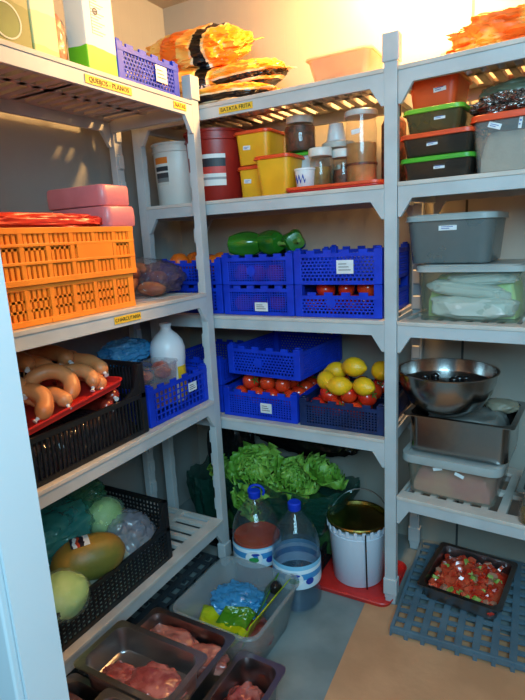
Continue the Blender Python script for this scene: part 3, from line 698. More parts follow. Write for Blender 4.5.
t = thing('foil_pouch', 'beige foil pouch with a green cap leaning between two cartons', 'pouch', (-1.10, 1.005, ZL1))
b = B(); blob(b, (0, 0, .06), (.018, .03, .062), .12, 3, 6, 4, .4); obj('pouch_body', b, mat('pouch_foil', (176, 160, 120), .3, 0, (196, 120, 90), 30, .4, 30), t, smooth=True)
b = B(); lathe(b, [(.009, 0), (.011, .01), (.011, .045), (.006, .05)], 16); obj('cap', b, mat('dark_green_cap', (20, 96, 66), .4), t, (0, -.012, .105), (.5, 0, 0), smooth=True)
sb = blue_crate('small blue crate with a white label on the top left shelf by the corner post', (-1.118, 1.298, ZL1), PI/2, .265, .13, .10, .0145, True, mark=(.045, .05, .05, .045), logo=False)
b = B(); heap(b, .24, .11, .006, .05, .012, 30, 3, 18); solo('cream_packets', b, mat('packet_film', (190, 180, 172), .3, 0, (150, 120, 120), 30, .3, 40), 'pale food packets lying inside the small blue crate on the top left shelf', 'food packets', (-1.118, 1.298, ZL1), PI/2, smooth=True)
b = B(); blob(b, (0, 0, 0), (.05, .12, .035), .2, 2, 8, 4, .4); solo('food_bag', b, NETF, 'orange bag behind the green wave carton on the top left shelf', 'food bag', (-1.26, 1.12, ZL1+.035), smooth=True)

# ================================================================ left unit, second shelf: orange crates
ZL2 = 1.0569
def slot_panel(b, M, Lw, H, t, rows, nslot, margin=.012, slot=.45):
    """a flat crate wall pierced by rows of upright slots, in segments of nslot"""
    box(b, 0, Lw, 0, t, 0, margin, M); box(b, 0, Lw, 0, t, H-margin, H, M)
    ih = H-2*margin; rh = ih/rows
    for r in range(rows):
        z0 = margin+rh*r; x = 0
        if r: box(b, 0, Lw, 0, t, z0-.003, z0+.003, M)
        while x <= Lw+1e-6:
            box(b, max(0, x-.0042), min(Lw, x+.0042), 0, t, z0, z0+rh, M); x += .0145
    return b
def orange_crate(label, loc, rz, w, d, h, upper):
    t = thing('orange_crate', label, 'crate', loc, rz)
    T = Matrix.Translation; b = B()
    for (O, ang, Lw) in (((-w/2, -d/2, 0), 0, w), ((w/2, -d/2, 0), PI/2, d), ((w/2, d/2, 0), PI, w), ((-w/2, d/2, 0), -PI/2, d)):
        slot_panel(b, T(O) @ Matrix.Rotation(ang, 4, 'Z'), Lw, h, .006, 3, 5)
    obj('body', b, ORANGE, t)
    b = B(); o = .004
    zs = (.0, h*.36, h*.68, h-.012) if upper else (0, h-.01)
    for z in zs: box(b, -w/2-o, w/2+o, -d/2-o, d/2+o, z, z+(.012 if z > h*.9 or z == 0 else .008))
    # hollow the ribs: keep only a frame
    b.free(); b = B()
    for z in zs:
        hh = .014 if z in (zs[0], zs[-1]) else .007
        box(b, -w/2-o, w/2+o, -d/2-o, -d/2+.004, z, z+hh); box(b, -w/2-o, w/2+o, d/2-.004, d/2+o, z, z+hh)
        box(b, -w/2-o, -w/2+.004, -d/2, d/2, z, z+hh); box(b, w/2-.004, w/2+o, -d/2, d/2, z, z+hh)
    obj('ribs', b, ORANGE, t, bevel=.001)
    for k in range(9):
        b = B(); x = -w/2+w*k/8; x = min(max(x, -w/2+.006), w/2-.006); wd = .010 if k in (0, 8) else .006
        box(b, x-wd, x+wd, -d/2-.003, -d/2+.003, 0, h); obj('pilaster', b, ORANGE, t, bevel=.001)
    b = B()
    if upper: box(b, w*.15, w*.36, -d/2-.0035, -d/2+.004, h*.36, h*.69)
    else: box(b, -w*.02, w*.13, -d/2-.006, -d/2-.002, -.0, .010)
    obj('name_plate', b, ORANGE, t, bevel=.001)
    obj('base', base_bm(w, d), ORANGE, t)
    return t
orange_crate('orange slotted crate on the second left shelf, lower of the two', (-1.057-.165, .862, ZL2), PI/2, .560, .32, .093, False)
orange_crate('orange slotted crate on the second left shelf, upper of the two, with packs on top', (-1.055-.165, .862, ZL2+.094), PI/2, .580, .33, .128, True)
ZO = ZL2+.094+.128
b = B(); heap(b, .54, .29, .006, .105, .008, 14, 5, 20); solo('filling_bag', b, REDF, 'red film bag filling the upper orange crate', 'bag', (-1.22, .878, ZL2+.096), PI/2, smooth=True)
def block(label, loc, rz, w, d, h, seed):
    b = B(); blob(b, (0, 0, h/2), (w/2, d/2, h/2), .03, 4, seed, 5, .9)
    solo('wrapped_block', b, PINK, label, 'wrapped block', loc, rz, 'pink wrapped blocks on the orange crate', smooth=True)
def block2(label, loc, rz, w, d, h, seed):
    b = B(); rings = []
    for z, k in ((0, .965), (.004, .99), (h*.5, 1), (h-.006, .99), (h, .955)):
        rings.append([(x*k*(1+.012*noise.noise(Vector((x*20, y*20, z*20+seed)))), y*k*(1+.02*noise.noise(Vector((x*15, z*30, seed)))), z) for x, y, _ in rr(w, d, .02, z, 5)])
    loft(b, rings); solo('wrapped_block', b, PINK, label, 'wrapped block', loc, rz, smooth=True, bevel=.003)
block2('pink wrapped block lying on another pink block above the orange crates', (-1.190, 1.135, ZO+.0595), .02, .226, .115, .056, 1)
block2('lower pink wrapped block resting directly on the upper orange crate', (-1.178, 1.135, ZO+.001), -.01, .232, .115, .057, 2)
REDK = mat('red_pack_film', (212, 58, 34), .35, 0, (190, 46, 30), 10)
t = thing('red_pack', 'flat red plastic pack lying on the front of the upper orange crate', 'pack', (-1.105, .885, ZO+.012), PI/2)
b = B(); blob(b, (0, 0, .006), (.20, .036, .020), .12, 3, 9, 5, .6, ridge=.15); obj('pack_body', b, REDK, t, smooth=True)
b = B(); prism(b, [(.19, -.004), (.235, .004), (.235, .006), (.19, .006)], -.02, .02); obj('pack_tail', b, REDK, t)
# bread and sausage bag beside the crates
t = thing('bread_bag', 'clear bag of brown bread rolls beside the orange crates', 'food bag', (-1.24, 1.34, ZL2))
rnd = random.Random(3)
for k in range(9):
    b = B(); blob(b, (0, 0, 0), (.048, .030, .024), .08, 2, k, 3); x, y = rnd.uniform(-.09, .11), rnd.uniform(-.07, .08)
    obj('bread_roll', b, PEPV, t, (x, y, .026+.030*(k % 3)), (0, rnd.uniform(-.3, .3), rnd.uniform(0, 3)), smooth=True)
b = B(); blob(b, (0, 0, .062), (.155, .135, .066), .14, 2.4, 5, 5, .4, ridge=.3); obj('bag_film', b, film_mat('bread_bag_film', .05, .5, 12, (206, 190, 196)), t, smooth=True)
b = B(); blob(b, (0, 0, .055), (.08, .075, .052), .2, 2.4, 9, 5, .3, ridge=.3); solo('purple_bag', b, PURF, 'bluish purple film bag at the corner post end of the second left shelf', 'bag', (-1.19, 1.425, ZL2), smooth=True)

# ================================================================ left unit, third shelf: black crate with sausages
ZL3 = .6728
def black_crate(label, loc, rz, w, d, hf, hs, cell, cellz, bar=.005):
    t = thing('black_crate', label, 'crate', loc, rz)
    b = B(); walls(b, w, d, hf, hs, hs, cell, bar, .006, False, .014, cellz); obj('body', b, BLACK, t)
    obj('base', base_bm(w, d), BLACK, t)
    for sx in (-1, 1):
        for sy in (-1, 1):
            b = B(); cx, cy = sx*(w/2-.01), sy*(d/2-.01); h = hs
            box(b, cx-.012, cx+.012, cy-.012, cy+.012, 0, h); obj('corner_post', b, BLACK, t, bevel=.004)
    for s in (-1, 1):      # swept shoulders where the low front meets the tall ends
        pts = [(s*(w/2-.002), hf-.01), (s*(w/2-.002), hs), (s*(w/2-.02), hs), (s*(w/2-.045), hf+(hs-hf)*.25), (s*(w/2-.09), hf-.002), (s*(w/2-.09), hf-.01)]
        b = B(); prism(b, pts, -d/2, -d/2+.006); obj('front_shoulder', b, BLACK, t)
    return t
black_crate('black slotted crate of sausages on the third left shelf', (-1.053-.165, .845, ZL3), PI/2, .59, .33, .125, .215, .0145, .09)
def csausage(label, cx, cy, z, R, a0, a1, tilt=0, rz=0, r=.021, m=SAUS, group=None, name='sausage', clip=True, sq=1.0, lean=0.0):
    t = thing(name, label, 'sausage', (cx, cy, z), rz, group); t.rotation_euler = (tilt, lean, rz)
    n = 22; pts = []; rad = []
    for k in range(n+1):
        u = k/n; a = math.radians(a0+(a1-a0)*u); pts.append((R*math.cos(a), sq*R*math.sin(a), .004*math.sin(u*5)))
        e = min(u, 1-u)*n; rad.append(r*(.28, .72, .92)[int(e)] if e < 3 else r*(1+.04*math.sin(u*17)))
    b = B(); tube(b, pts, rad, 14); obj('casing', b, m, t, smooth=True)
    if clip:
        for k in (0, n):
            p = Vector(pts[k]); q = Vector(pts[1 if k == 0 else n-1]); d = (p-q).normalized()
            b = B(); tube(b, [p-d*.002, p+d*.006, p+d*.012], [.006, .0035, .007], 8); obj('tied_end', b, STEEL if k else PAPER, t, smooth=True)
    return t
b = B(); heap(b, .55, .29, .006, .09, .006, 14, 8, 16); solo('lining_bag', b, film_mat('dark_purple_film', .9, .8, 12, (74, 58, 66)), 'dark packs filling the sausage crate under the red tray', 'packs', (-1.215, .845, ZL3), PI/2, smooth=True)
t = thing('red_tray', 'red tray under the smoked sausages in the black crate', 'tray', (-1.195, .86, ZL3+.135), PI/2); t.rotation_euler = (-.05, -.12, PI/2)
b = B(); slab(b, .42, .26, .02, 0, .006); obj('plate', b, REDP, t, smooth=True)
b = B(); loft(b, [rr(.42, .26, .02, .003), rr(.43, .27, .024, .016), rr(.436, .276, .026, .016), rr(.436, .276, .026, .02), rr(.426, .266, .022, .02), rr(.414, .254, .018, .007)]); obj('rim', b, REDP, t, smooth=True)
# (x, y) in the room; the front of the crate is at x = -1.06
zs = ZL3+.172
S = [
 ('smoked sausage bent like a horseshoe at the front of the red tray', -1.135, .875, zs+.028, .055, -48, 228, .75, .91, .0245),
 ('smoked sausage curled at the near end of the red tray, behind the white door post', -1.12, .775, zs+.012, .055, -50, 120, .6, .91, .025),
 ('smoked sausage lying across the tray toward the salami, its tied end at the front', -1.15, .93, zs-.012, .10, 10, 85, .5, .8, .024),
 ('smoked sausage stretched along the far side of the tray to the right corner', -1.17, .91, zs+.004, .15, 25, 85, .45, .75, .025),
 ('smoked sausage lying behind the horseshoe one, higher on the pile', -1.19, .83, zs+.052, .085, 20, 150, .4, .91, .0255),
 ('smoked sausage tucked under the left leg of the horseshoe one', -1.10, .82, zs-.012, .06, 10, 130, .5, .9, .023),
 ('smoked sausage wedged between the horseshoe one and the right hand sausages', -1.135, .955, zs+.018, .05, -20, 150, .7, .91, .023),
 ('smoked sausage on the middle of the pile, tied end meeting another', -1.24, .90, zs+.058, .11, 20, 110, .3, .8, .026),
 ('darker smoked sausage at the back of the pile against the shelf rear', -1.32, .98, zs+.060, .10, -20, 80, 0, .4, .026),
 ('smoked sausage at the top left of the pile under the shelf above', -1.26, .80, zs+.082, .09, 0, 120, .2, .8, .025),
 ('smoked sausage at the far back right corner of the black crate', -1.32, 1.02, zs+.02, .09, -10, 80, 0, .7, .024),
 ('smoked sausage low at the left of the pile beside the white door post', -1.18, .745, zs+.035, .07, 0, 150, .4, .9, .025)]
for (lbx, x, y, z, R, a0, a1, ti, rz, r) in S: csausage(lbx, x, y, z, R, a0, a1, ti, rz, r*.87, group='smoked sausages on the red tray')
for i, (lbx, x, y, z, rz) in enumerate((('dark red cured sausage lying by the far end wall of the black crate', -1.15, 1.075, ZL3+.128, 1.35), ('dark red cured sausage under the other one in the black crate', -1.14, 1.03, ZL3+.108, 1.55))):
    csausage(lbx, x-.30*math.cos(rz), y-.30*math.sin(rz), z, .30, -12, 14, 0, rz, .021, SALA, None, 'cured_sausage')
b = B(); box(b, -.016, .016, -.0012, 0, -.016, .016); solo('price_tag', b, mat('tag_paper', (214, 170, 130), .6), 'small tan tag on the far inner wall of the black sausage crate', 'tag', (-1.20, 1.1315, ZL3+.165))
# blue crate with jug
blue_crate('blue crate holding the milk jug on the third left shelf', (-1.055-.165, 1.318, ZL3), PI/2, .315, .32, .128, .0225, False, mark=(.06, .075, .045, .03), logo=False)
t = thing('milk_jug', 'white plastic jug with a yellow label standing in the blue crate', 'jug', (-1.165, 1.395, ZL3+.01), 1.3)
JG = [(.05, 0), (.056, .006), (.057, .10), (.056, .125), (.060, .15), (.061, .19), (.054, .215), (.038, .236), (.022, .250), (.018, .256), (.018, .268), (.021, .269), (.021, .276), (.015, .277)]
b = B(); lathe(b, JG, 36); obj('body', b, MILKY, t, smooth=True)
b = B(); tube(b, [(.02, .03, .245), (.02, .062, .232), (.02, .078, .195), (.02, .064, .155), (.02, .05, .14)], .009, 10); obj('handle', b, MILKY, t, smooth=True)
wraplabel(t, .0575, .0575, .12, .02, .13, -95, -50, mat('yellow_label', (240, 190, 30), .5))
t = thing('clear_tub', 'clear plastic tub of pink minced food in front of the milk jug', 'tub', (-1.122, 1.272, ZL3+.035))
b = B(); tubm(b, .10, .13, .145, .008, .02); obj('body', b, clear_mat('tub_clear', (225, 215, 215), .12, .15), t, smooth=True)
b = B(); heap(b, .084, .112, .004, .06, .006, 30, 4, 16); obj('contents', b, MEATP, t, smooth=True)
for k, (x, y) in enumerate(((-.02, -.03), (.02, .01), (-.01, .04))):
    b = B(); blob(b, (0, 0, 0), (.026, .03, .02), .2, 2, k, 3); obj('pink_lump', b, MEATP, t, (x, y, .10+.01*k), smooth=True)
b = B(); blob(b, (0, 0, 0), (.075, .10, .045), .16, 2.2, 12, 5, .3, ridge=.4); solo('blue_bag', b, BLUEF, 'blue plastic bag behind the clear tub on the third left shelf', 'bag', (-1.27, 1.30, ZL3+.20), smooth=True)
b = B(); blob(b, (0, 0, 0), (.06, .1, .065), .1, 2.2, 2, 4, .4); solo('carton_pack', b, DARK, 'dark pack under the blue bag at the back of the blue crate', 'pack', (-1.32, 1.34, ZL3+.075), smooth=True)

# ================================================================ left unit, lowest shelf: black crate with melon
ZL4 = .2041
black_crate('black square-mesh crate with the melon on the lowest left shelf', (-1.062-.16, .905, ZL4), PI/2, .59, .32, .115, .205, .017, .017, .0055)
t = thing('melon', 'yellow green melon with a paper sticker in the black crate', 'melon', (-1.135, .925, ZL4+.145)); t.rotation_euler = (0, 0, 1.0)
b = B(); N = 32; rings = []
for k in range(19):
    u = -1+2*k/18; u *= .995; r = .066*max(.02, (1-abs(u)**2.3))**.5; x = u*.105
    rings.append([(x, r*math.cos(a)*(1+.012*math.cos(9*a)), r*math.sin(a)*(1+.012*math.cos(9*a))) for a in [2*PI*i/N for i in range(N)]])
loft(b, rings); obj('fruit', b, MELON, t, smooth=True)
b = B(); rings = []
for k in range(8):
    a = .2+.75*k/7; ww = .026
    rings.append([(.0-ww-.02, -.0668*math.cos(a+.9)*1.0, .0668*math.sin(a+.9)), (ww-.02, -.0668*math.cos(a+.9), .0668*math.sin(a+.9)), (ww-.02, -.065*math.cos(a+.9), .065*math.sin(a+.9)), (-ww-.02, -.065*math.cos(a+.9), .065*math.sin(a+.9))])
STK = band_mat('melon_sticker', [(-.06, (226, 226, 222)), (-.040, (30, 30, 44)), (-.028, (226, 226, 222)), (-.02, (196, 60, 30)), (-.012, (30, 30, 40)), (0, (226, 226, 222)), (.02, (226, 226, 222))], 0, wav=.02, wfreq=40)
loft(b, rings); obj('sticker', b, STK, t)
def cabbage(label, loc, r, s, seed, m=PALEG, film=True):
    t = thing('cabbage', label, 'cabbage', loc)
    b = B(); blob(b, (0, 0, 0), (r*s[0], r*s[1], r*s[2]), .06, 1.6, seed, 4); obj('head', b, m, t, smooth=True)
    if film: b = B(); blob(b, (0, 0, 0), (r*s[0]*1.08, r*s[1]*1.08, r*s[2]*1.08), .12, 2.4, seed+3, 5, 0, ridge=.3); obj('clear_wrap', b, film_mat('wrap_film_%d' % seed, .2, .9, 14, (200, 235, 215)), t, smooth=True)
    return t
cabbage('pale green head in clear film at the front of the melon crate', (-1.115, .80, ZL4+.11), .07, (1, 1.1, .85), 1)
cabbage('pale green head in film behind the melon, beside the crumpled clear bag', (-1.235, 1.09, ZL4+.165), .062, (1, 1, 1), 2)
cabbage('green head at the near end of the melon crate by the door post', (-1.24, .72, ZL4+.125), .07, (1, 1, 1), 4, mat('green_gourd', (96, 150, 60), .4, 0, (130, 176, 80), 6))
b = B(); blob(b, (0, 0, 0), (.10, .15, .085), .16, 2.3, 21, 5, .2, ridge=.35); solo('teal_bag', b, TEALF, 'translucent teal bag of greens behind the melon on the lowest left shelf', 'bag', (-1.30, .93, ZL4+.18), smooth=True)
b = B(); blob(b, (0, 0, 0), (.07, .06, .05), .2, 2.3, 22, 4, .2, ridge=.35); solo('green_bag', b, GREENF, 'dull green bag bulging up at the back of the lowest left shelf', 'bag', (-1.31, 1.08, ZL4+.235), smooth=True)
b = B(); blob(b, (0, 0, 0), (.085, .09, .085), .14, 1.8, 31, 5, .2, ridge=.5); solo('clear_bag', b, FILMW, 'crumpled clear bag at the far end of the melon crate', 'bag', (-1.155, 1.105, ZL4+.10), smooth=True)
b = B(); heap(b, .575, .305, .006, .108, .014, 14, 9, 30); solo('lining_film', b, film_mat('liner_film', .75, .9, 16, (190, 205, 190)), 'pale plastic film lining the bottom of the melon crate', 'film', (-1.22, .905, ZL4), PI/2, smooth=True)

# ================================================================ dunnage mats
def mat_grid(label, loc, rz, w, d, h, m, px=.047, py=.043):
    t = thing('floor_grid', label, 'floor grid', loc, rz)
    nx, ny = int(w/px), int(d/py); b = B()
    for i in range(nx+1):
        x = w*i/nx; ww = .0105; box(b, max(0, x-ww), min(w, x+ww), 0, d, h*.72, h)
    for j in range(ny+1):
        y = d*j/ny; box(b, 0, w, max(0, y-.0065), min(d, y+.0065), h*.7, h-.0006)
    for i in range(nx+1):
        x = w*i/nx
        for j in (0, ny):
            box(b, max(0, x-.006), min(w, x+.006), (-.008 if j == 0 else d-.006), (.006 if j == 0 else d+.008), 0, h*.8)
        for j in range(2, ny, 3): y = d*j/ny; box(b, max(0, x-.006), min(w, x+.006), y-.006, y+.006, 0, h*.75)
    obj('deck', b, m, t)
    b = B(); box(b, 0, w, -.004, .008, h*.3, h+.0005); obj('front_edge', b, m, t, bevel=.002)
    return t
mat_grid('blue grey plastic floor grid under the right shelving', at_right(.03, -.135, .0)[:2]+(.0015,), RR+.11, .74, .50, .03, GREY)
mat_grid('plastic floor grid under the left shelving, its shade put into the colour', (-1.48, .46, .0), 0, .40, 1.02, .03, GREY_SHADED, .05, .05)
# ================================================================ floor: cardboard, lettuce, bottles, bucket
b = B(); box(b, 0, .72, 0, .66, .0005, .0012); b.free()
b = B(); vs = [(-.476, .62), (.3, .60), (.3, 1.52), (-.30, 1.56), (-.497, 1.507), (-.478, 1.09)]
a = [b.verts.new((x, y, .0004)) for x, y in vs]; c = [b.verts.new((x, y, .003)) for x, y in vs]; b.faces.new(a[::-1]); b.faces.new(c)
for i in range(len(vs)): b.faces.new((a[i], a[(i+1) % len(vs)], c[(i+1) % len(vs)], c[i]))
solo('cardboard_sheet', b, CARD, 'flat brown cardboard sheet laid on the grey floor', 'cardboard')
t = thing('red_tray', 'flat red tray on the floor under the white bucket', 'tray', (-.572, 1.625, 0))
b = B(); slab(b, .31, .25, .035, 0, .008, .002); obj('plate', b, REDP, t, smooth=True)
b = B(); loft(b, [rr(.31, .25, .035, .002), rr(.318, .258, .038, .018), rr(.324, .264, .04, .018), rr(.318, .258, .036, .021), rr(.304, .244, .03, .004)]); obj('rim', b, REDP, t, smooth=True)
# white bucket with gold lid
t = thing('white_bucket', 'white metal bucket with a gold lacquered lid and wire handle on the red tray', 'bucket', (-.567, 1.638, .010))
rb0, rb1, hb = .090, .104, .232
b = B(); lathe(b, [(rb0*.98, 0), (rb0, .003), (rb1*.985, hb*.80), (rb1*1.01, hb*.81), (rb1*1.01, hb*.825), (rb1*.99, hb*.83), (rb1, hb*.905)], 48); obj('body', b, BUCK, t, smooth=True)
b = B(); lathe(b, [(rb1*.98, hb*.955), (rb1*1.05, hb*.955), (rb1*1.06, hb*.99), (rb1*1.03, hb*1.005), (rb1*.97, hb*1.0), (rb1*.93, hb*.955), (rb1*.91, hb*.925)], 48); obj('lid', b, GOLD, t, smooth=True)
b = B(); lathe(b, [(rb1*.915, hb*.92), (rb1*.915, hb*.928), (rb1*.78, hb*.932), (.01, hb*.932)], 48); obj('lid_panel', b, OLIVEL, t, smooth=True)
for k in range(24):
    a = 2*PI*k/24; Mx = Matrix.Rotation(a, 4, 'Z'); b = B(); box(b, rb1*1.0, rb1*1.06, -.006, .006, hb*.86, hb*.97, Mx); obj('lid_lug', b, BUCK, t, bevel=.002)
b = B(); A0 = Vector((rb1*1.05, .01, hb*.83)); A1 = Vector((-rb1*1.05, -.01, hb*.83)); pts = []
for k in range(25):
    a = PI*k/24; p = Vector((rb1*1.08*math.cos(a), .01*math.cos(a)+.075*math.sin(a), hb*.83+.105*math.sin(a))); pts.append(p)
tube(b, pts, .0022, 8); obj('bail_handle', b, WIRE, t, smooth=True)
for s in (1, -1):
    b = B(); lathe(b, [(.011, 0), (.011, .004), (.007, .007)], 16); obj('handle_ear', b, BUCK, t, (s*rb1*1.0, 0, hb*.83), (0, s*PI/2, 0), smooth=True)
b = B(); box(b, -.0022, .0022, -.002, .001, 0, hb*.93); obj('black_strap', b, BLK, t, (rb1*.58, -rb1*.80, .004), (.055, 0, 0))
# bottles
def water_bottle(label, loc, r, h, fill, fz, handle=False, rz=0, lab=True):
    t = thing('water_bottle', label, 'bottle', loc, rz)
    def P(k, zt):
        return [(r*.86*k, .001 if k == 1 else .004), (r*k, .018), (r*.985*k, .05), (r*k, .06), (r*.985*k, .072), (r*k, .085), (r*1.0*k, h*.50), (r*.965*k, h*.52), (r*k, h*.545), (r*.985*k, h*.60), (r*.90*k, h*.69), (r*.72*k, h*.78), (r*.46*k, h*.86), (r*.27*k, h*.91), (r*.25*k, h*.93)]
    b = B(); lathe(b, P(1, h), 36); obj('body', b, PETB, t, smooth=True)
    pr = [p for p in P(.955, h) if p[1] < fz]; lastr = pr[-1][0]; pr += [(lastr*.99, fz), (lastr*.4, fz+.0005)]
    b = B(); lathe(b, pr, 36); obj('contents', b, fill, t, smooth=True)
    b = B(); lathe(b, [(.021, h*.925), (.022, h*.93), (.0225, h*.99), (.019, h), (.004, h)], 24); obj('cap', b, BLUE, t, smooth=True)
    b = B(); lathe(b, [(r*1.006, .096), (r*1.012, .098), (r*1.012, h*.485), (r*1.006, h*.49)], 40, cap0=False, cap1=False); lo_ = obj('label', b, LABELB if r > 0 else LABELB, t, smooth=True)
    # oval badge on the label
    for nm, mm, ar, zc, hw, hh, off in (('white_badge', PAPER, -88, .135, .030, .027, .0022), ('green_hill', mat('badge_green', (40, 140, 70), .5), -88, .130, .017, .010, .0034), ('blue_mark', BINK, -52, .125, .014, .012, .0034), ('blue_mark', BINK, -84, .150, .014, .005, .0036)):
        b = B(); vs = [b.verts.new(((r*1.012+off)*math.cos(math.radians(ar)+hw*math.cos(q)/r), (r*1.012+off)*math.sin(math.radians(ar)+hw*math.cos(q)/r), zc+hh*math.sin(q))) for q in [2*PI*i/20 for i in range(20)]]
        b.faces.new(vs); obj(nm, b, mm, lo_)
    if handle:
        b = B(); pts = [(.034*math.cos(a)*1.0, 0, h*.955+.028*math.sin(a)) for a in [PI*k/14 for k in range(15)]]
        b.free(); b = B(); pts = [(.005+.028*math.cos(a), .012, h*.97+.024*math.sin(a)) for a in [-.6+(PI+1.2)*k/16 for k in range(17)]]; tube(b, pts, .0045, 8); obj('carry_loop', b, BLUE, t, smooth=True)
    return t
water_bottle('large bottle with a blue loop cap holding red brown liquid, beside the corner post', (-.895, 1.475, 0), .088, .35, REDLIQ, .178, True, .35)
water_bottle('large clear water bottle with a blue cap between the other bottle and the bucket', (-.712, 1.425, 0), .082, .37, WATER, .205, False, .3)
# lettuce in bags
def lettuce(label, loc, R, seed, n=16, tilt=(0, 0, 0), group='lettuces in the dark bag'):
    rnd = random.Random(seed); b = B()
    for k in range(n):
        a = k*2.4+rnd.uniform(-.2, .2); el = .05+1.35*(k/n)**.8      # outer leaves lie flat, inner stand up
        ln = R*(1.15-.45*k/n); wd = R*(.62-.2*k/n); nu, nv = 8, 12; V = {}
        for i in range(nu+1):
            for j in range(nv+1):
                u = i/nu; v = -1+2*j/nv; wu = wd*math.sin(PI*min(1, .12+u*.72))**.8
                ruf = (abs(v)**2*.5+u**3*.6)*R*.20
                lx = u*ln; ly = v*wu; lz = R*.22*u*u - abs(v)**2*R*-.12 + ruf*math.sin(v*9+u*7+seed+k)+R*.05*noise.noise(Vector((u*6, v*6, k+seed)))
                e = Vector((lx*math.cos(el)-lz*math.sin(el), ly, lx*math.sin(el)+lz*math.cos(el)))
                V[i, j] = b.verts.new((e.x*math.cos(a)-e.y*math.sin(a), e.x*math.sin(a)+e.y*math.cos(a), e.z))
        for i in range(nu):
            for j in range(nv): b.faces.new((V[i, j], V[i+1, j], V[i+1, j+1], V[i, j+1]))
    o = solo('lettuce', b, LEAF, label, 'lettuce', loc, group=group, rot=tilt, smooth=True)
    s = o.modifiers.new('thick', 'SOLIDIFY'); s.thickness = .0015
    return o
lettuce('leafy green lettuce at the left, nearest the corner post, above the loop-cap bottle', (-.99, 1.69, .29), .125, 1, 22, (.75, .0, 0))
lettuce('leafy green lettuce in the middle of the dark bag', (-.865, 1.70, .27), .105, 2, 20, (.6, .2, .8))
lettuce('leafy green lettuce lying at the right, toward the bucket', (-.765, 1.73, .29), .10, 3, 20, (.5, .4, 1.6))
lettuce('leafy green lettuce low at the front left behind the corner post', (-1.02, 1.645, .19), .09, 4, 16, (1.0, -.1, 1.0))
lettuce('dark shaded lettuce at the far left of the floor under the back shelving', (-1.20, 1.70, .22), .10, 5, 16, (.8, 0, 2.0))
def open_bag(b, cx, cy, z0, z1, w0, d0, w1, d1, seed, n=56, m=14, amp=.018):
    rings = []
    for k in range(m+1):
        u = k/m; w_ = w0+(w1-w0)*u; d_ = d0+(d1-d0)*u; z = z0+(z1-z0)*u
        ring = []
        for i in range(n):
            a = 2*PI*i/n; q = (abs(math.cos(a))**3+abs(math.sin(a))**3)**(-1/3)
            nn = noise.fractal(Vector((math.cos(a)*3, math.sin(a)*3, u*2.2+seed)), 1, 2, 3)*amp*(.4+u)
            ring.append((cx+(w_/2*q+nn)*math.cos(a), cy+(d_/2*q+nn)*math.sin(a), z+(nn*1.6 if k == m else 0)))
        rings.append(ring)
    inner = [[(cx+(x-cx)*.985, cy+(y-cy)*.985, z+.001) for x, y, z in r] for r in rings[::-1]]
    loft(b, rings+inner[:-1]+[[(x, y, z+.002) for x, y, z in inner[-1]]]); return b
b = B(); open_bag(b, -.905, 1.72, .04, .30, .40, .20, .60, .26, 4); solo('green_sack', b, DGREENF, 'open translucent dark green bag holding the lettuces on the floor', 'bag', smooth=True)
b = B(); open_bag(b, -1.235, 1.72, .035, .27, .14, .20, .2, .24, 9, 40); solo('green_sack', b, DGREENF, 'dark green bag on the floor left of the corner post', 'bag', smooth=True)
t = black_crate('black crate standing on the floor under the bag of lettuces', (-.94, 1.73, .0), 0, .50, .32, .09, .10, .02, .03)
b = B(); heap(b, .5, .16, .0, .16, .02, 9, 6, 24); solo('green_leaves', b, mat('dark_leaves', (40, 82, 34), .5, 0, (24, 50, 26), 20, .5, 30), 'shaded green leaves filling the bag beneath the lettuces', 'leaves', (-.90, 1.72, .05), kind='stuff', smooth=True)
b = B(); blob(b, (0, 0, 0), (.24, .06, .085), .15, 2, 41, 5, .3, ridge=.3); solo('black_bag', b, mat('black_bag_film', (14, 14, 16), .25, 0, (20, 20, 22), 10, .5, 20), 'black plastic bag bunched behind the lettuces under the fourth shelf', 'bag', (-.85, 1.85, .43), smooth=True)
b = B(); blob(b, (0, 0, 0), (.12, .055, .27), .12, 2, 44, 5, .4, ridge=.3); solo('black_sack', b, bpy.data.materials['black_bag_film'], 'tall black sack standing in the dark corner behind the left shelving', 'sack', (-1.22, 1.84, .275), smooth=True)

# ================================================================ foreground: clear box and meat trays
t = thing('clear_box', 'frosted plastic box with blue and green bags on the floor before the bottles', 'box', (-.802, 1.188, .0), -.02)
b = B(); tubm(b, .288, .30, .158, .030, .035, .002, .007, .007); obj('body', b, clear_mat('box_plastic', (190, 200, 204), .36, .25), t, smooth=True)
CRAYF = film_mat('yellow_green_bag_film', .96, .7, 10, (196, 214, 20)); GRNF = film_mat('leaf_green_bag_film', .96, .7, 14, (86, 150, 30))
b = B(); blob(b, (0, 0, 0), (.09, .07, .04), .2, 2.3, 51, 5, .2, ridge=.6); solo('blue_bag', b, BLUEF, 'crumpled light blue bag inside the frosted floor box', 'bag', (-.835, 1.235, .088), smooth=True)
b = B(); blob(b, (0, 0, 0), (.105, .085, .035), .12, 2, 52, 5, .4, ridge=.3); solo('meat_bag', b, MEAT, 'red meat at the bottom of the frosted floor box', 'meat', (-.79, 1.165, .04), smooth=True)
def sheetbag(name, label, m, quad, seed, loc=(0, 0, 0), amp=.012, n=18, fr=16, cat='bag', th=.003):
    """a crumpled sheet spanned between four corners"""
    b = B(); q = [Vector(p) for p in quad]; V = {}
    for i in range(n+1):
        for j in range(n+1):
            u, v = i/n, j/n; p = (q[0]*(1-u)+q[1]*u)*(1-v)+(q[3]*(1-u)+q[2]*u)*v
            nn = noise.fractal(Vector((p.x*fr, p.y*fr, p.z*fr+seed)), 1, 2, 3)*amp; p = p+Vector((nn*.6, nn*.5, nn))
            V[i, j] = b.verts.new(p)
    for i in range(n):
        for j in range(n): b.faces.new((V[i, j], V[i+1, j], V[i+1, j+1], V[i, j+1]))
    o = solo(name, b, m, label, cat, loc, smooth=True); s = o.modifiers.new('thick', 'SOLIDIFY'); s.thickness = th; return o
